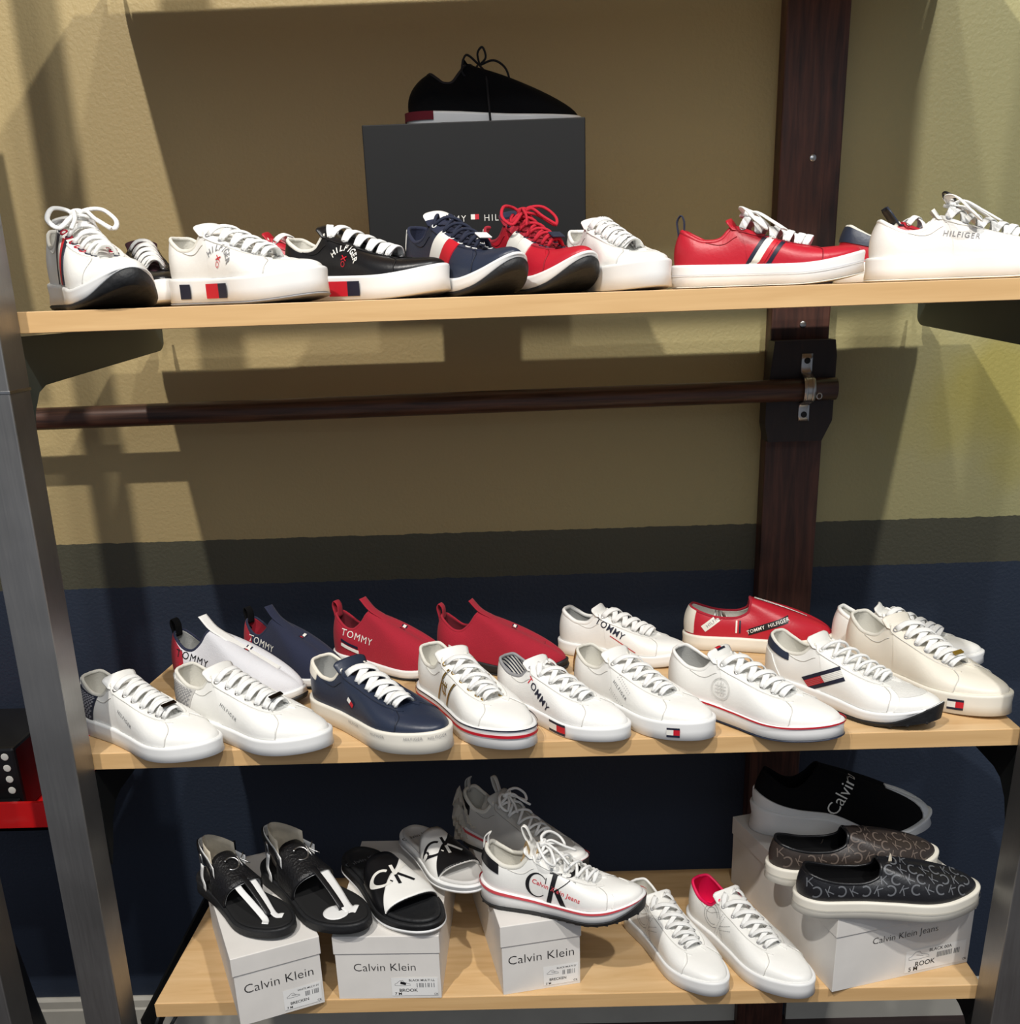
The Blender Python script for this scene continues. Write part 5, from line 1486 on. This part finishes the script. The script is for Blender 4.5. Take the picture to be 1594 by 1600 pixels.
def tstrap(label, toe, deg, z, L, paper_right):
    s = Shoe('t_strap_sandal', label, 'sandal', L, FLAT, 1, .98, G_BOT, th=[(0, .10), (.4, .075), (.75, .06), (1, .06)])
    s.sole(BKR, flare=.003); footbed(s, mat('black_footbed', (12, 12, 13), .85), h=.002)
    SNK = mat('black_snake_leather', (20, 20, 22), .4, bump=(260, .9))
    fn = strap_surface(s, .32, .53, .074, .060)
    o, bv = strap_mesh(s, fn, 'instep_band', SNK, th=.003, shape=lambda a, b: (a+(.35*a*(math.sin(PI*b)-.4))-.18*(1-a)*math.sin(PI*b), b))
    strap_mesh(s, fn, 'band_lining', WR, th=.0012, off=-.0034, shape=lambda a, b: (a*1.02-.03+(.36*a*(math.sin(PI*b)-.4))-.19*(1-a)*math.sin(PI*b), .02+.96*b))
    # buckle logo ring and bar
    c = fn(.45, .5); n_ = (.55, 0, .84)
    c = np.array(bv.ray_cast(Vector((c[0], c[1], c[2]+.1)), Vector((0, 0, -1)))[0])
    R = []
    P = [c+np.array([.0*1, 0, .0025])+np.array([math.sin(a)*.012*.84, math.cos(a)*.012, -math.sin(a)*.012*.54]) for a in np.radians(np.linspace(-140, 140, 24))]
    V, Fc = sweep(P, n_, .0032, .0026); s.add('logo_ring', V, Fc, SV)
    for q0, q1 in (((-.014, .014), (.012, .014)), ((0, .016), (-.012, .028)), ((-.002, .016), (.012, .028))):
        P = [c+np.array([q0[0]*.84, -(-q0[1]), -q0[0]*.54+.003]), c+np.array([q1[0]*.84, q1[1], -q1[0]*.54+.003])]
        P = [P[0]*(1-t)+P[1]*t for t in np.linspace(0, 1, 5)]
        V, Fc = sweep(P, n_, .0022, .0024); s.add('logo_bar', V, Fc, SV)
    # T strap
    t0 = fn(1.05, .5); te = np.array([.80*L, float(s.cy(np.array(.8)))*L, float(s.zt(np.array(.8)))*L+.001])
    P = catmull([t0+np.array([-.012, 0, .001]), t0+np.array([.006, 0, -.002]), (t0*.45+te*.55)+np.array([.002, 0, .006]), te+np.array([-.002, 0, .008]), te], 6)
    wd = np.linspace(.016, .006, len(P))
    V, Fc = sweep(P, (.5, 0, .86), .010, .0025); s.add('toe_strap', V, Fc, BK)
    # white card liners beside the thong
    for sd in ((-1, 1) if not paper_right else (1,)):
        y = .013*sd
        pts = [t0+np.array([-.004, y, -.005]), t0+np.array([.012, y*1.1, -.012]), t0*.4+te*.6+np.array([0, y*.9, .001]), te+np.array([.004, y*.7, .003]), te+np.array([.018, y*1.3, .003])]
        V, Fc = sweep(catmull(pts, 6), (.5, .15*sd, .86), .011 if not paper_right else .020, .0012); s.add('card_liner', V, Fc, WR, label='white card liner')
    if paper_right:
        V, Fc = disc(te+np.array([.0, -.010, .0012]), (0, 0, 1), .020, .001, 24); s.add('card_liner', V, Fc, WR, label='round white card liner')
    # heel strap with cup lining
    zt0 = float(s.zt(np.array(.05)))*L
    A = np.linspace(-1, 1, 31); P = []
    for a in A:
        x = .36-.335*(1-a*a)**.75; y = math.copysign(abs(a)**.6, a)*(.102 if abs(a) < .9 else .102+.02*(abs(a)-.9)/.1)
        P.append((x*L, y*L, zt0+.046+.010*(1-a*a)-.004*abs(a)**3))
    P = np.array(P); Tn = unit(np.gradient(P, axis=0)); Nn = np.stack([-Tn[:, 1], Tn[:, 0], Tn[:, 2]*0], 1)
    V, Fc = sweep(P, Nn, .016, .003); s.add('heel_strap', V, Fc, BK)
    V, Fc = sweep(P*np.array([1, .93, 1])+np.array([.004, 0, -.0005]), Nn, .022, .0012); s.add('strap_lining', V, Fc, WR, label='white strap lining')
    V, Fc = sweep(catmull([(.20*L, -.112*L, zt0+.060), (.23*L, -.118*L, zt0+.060), (.24*L, -.118*L, zt0+.036), (.20*L, -.114*L, zt0+.036)], 4, True), (0, -1, 0), .0024, .0024, closed=True); s.add('buckle', V, Fc, SV)
    V, Fc = sweep(catmull([(.24*L, -.122*L, zt0+.045), (.22*L, -.128*L, zt0+.020), (.25*L, -.132*L, zt0+.008), (.24*L, -.130*L, zt0-.004)], 4), (0, -1, 0), .009, .0014); s.add('strap_end', V, Fc, WR, label='white strap end')
    # white foam heel form standing inside the heel
    P = np.array([((.30-.23*(1-a*a)**.75)*L, a*.085*L, zt0+.030) for a in A]); Tn = unit(np.gradient(P, axis=0)); Nn = np.stack([-Tn[:, 1], Tn[:, 0], Tn[:, 2]*0], 1)
    V, Fc = sweep(P+np.array([0, 0, .012]), Nn, .062, .0010); s.add('heel_liner', V, Fc, PAPER, label='cream paper liner inside the heel')
    s.place(toe, deg, z); return s
b1t = BOTZ+.130
tstrap('black T-strap sandal with chrome CK ornament, left one on the BRECKEN 7 M shoebox', (-.405, 1.398), -58, b1t+.001, .262, False)
tstrap('black T-strap sandal with a round white card at the toe, beside the black slide', (-.292, 1.402), -60, b1t+.001, .270, True)
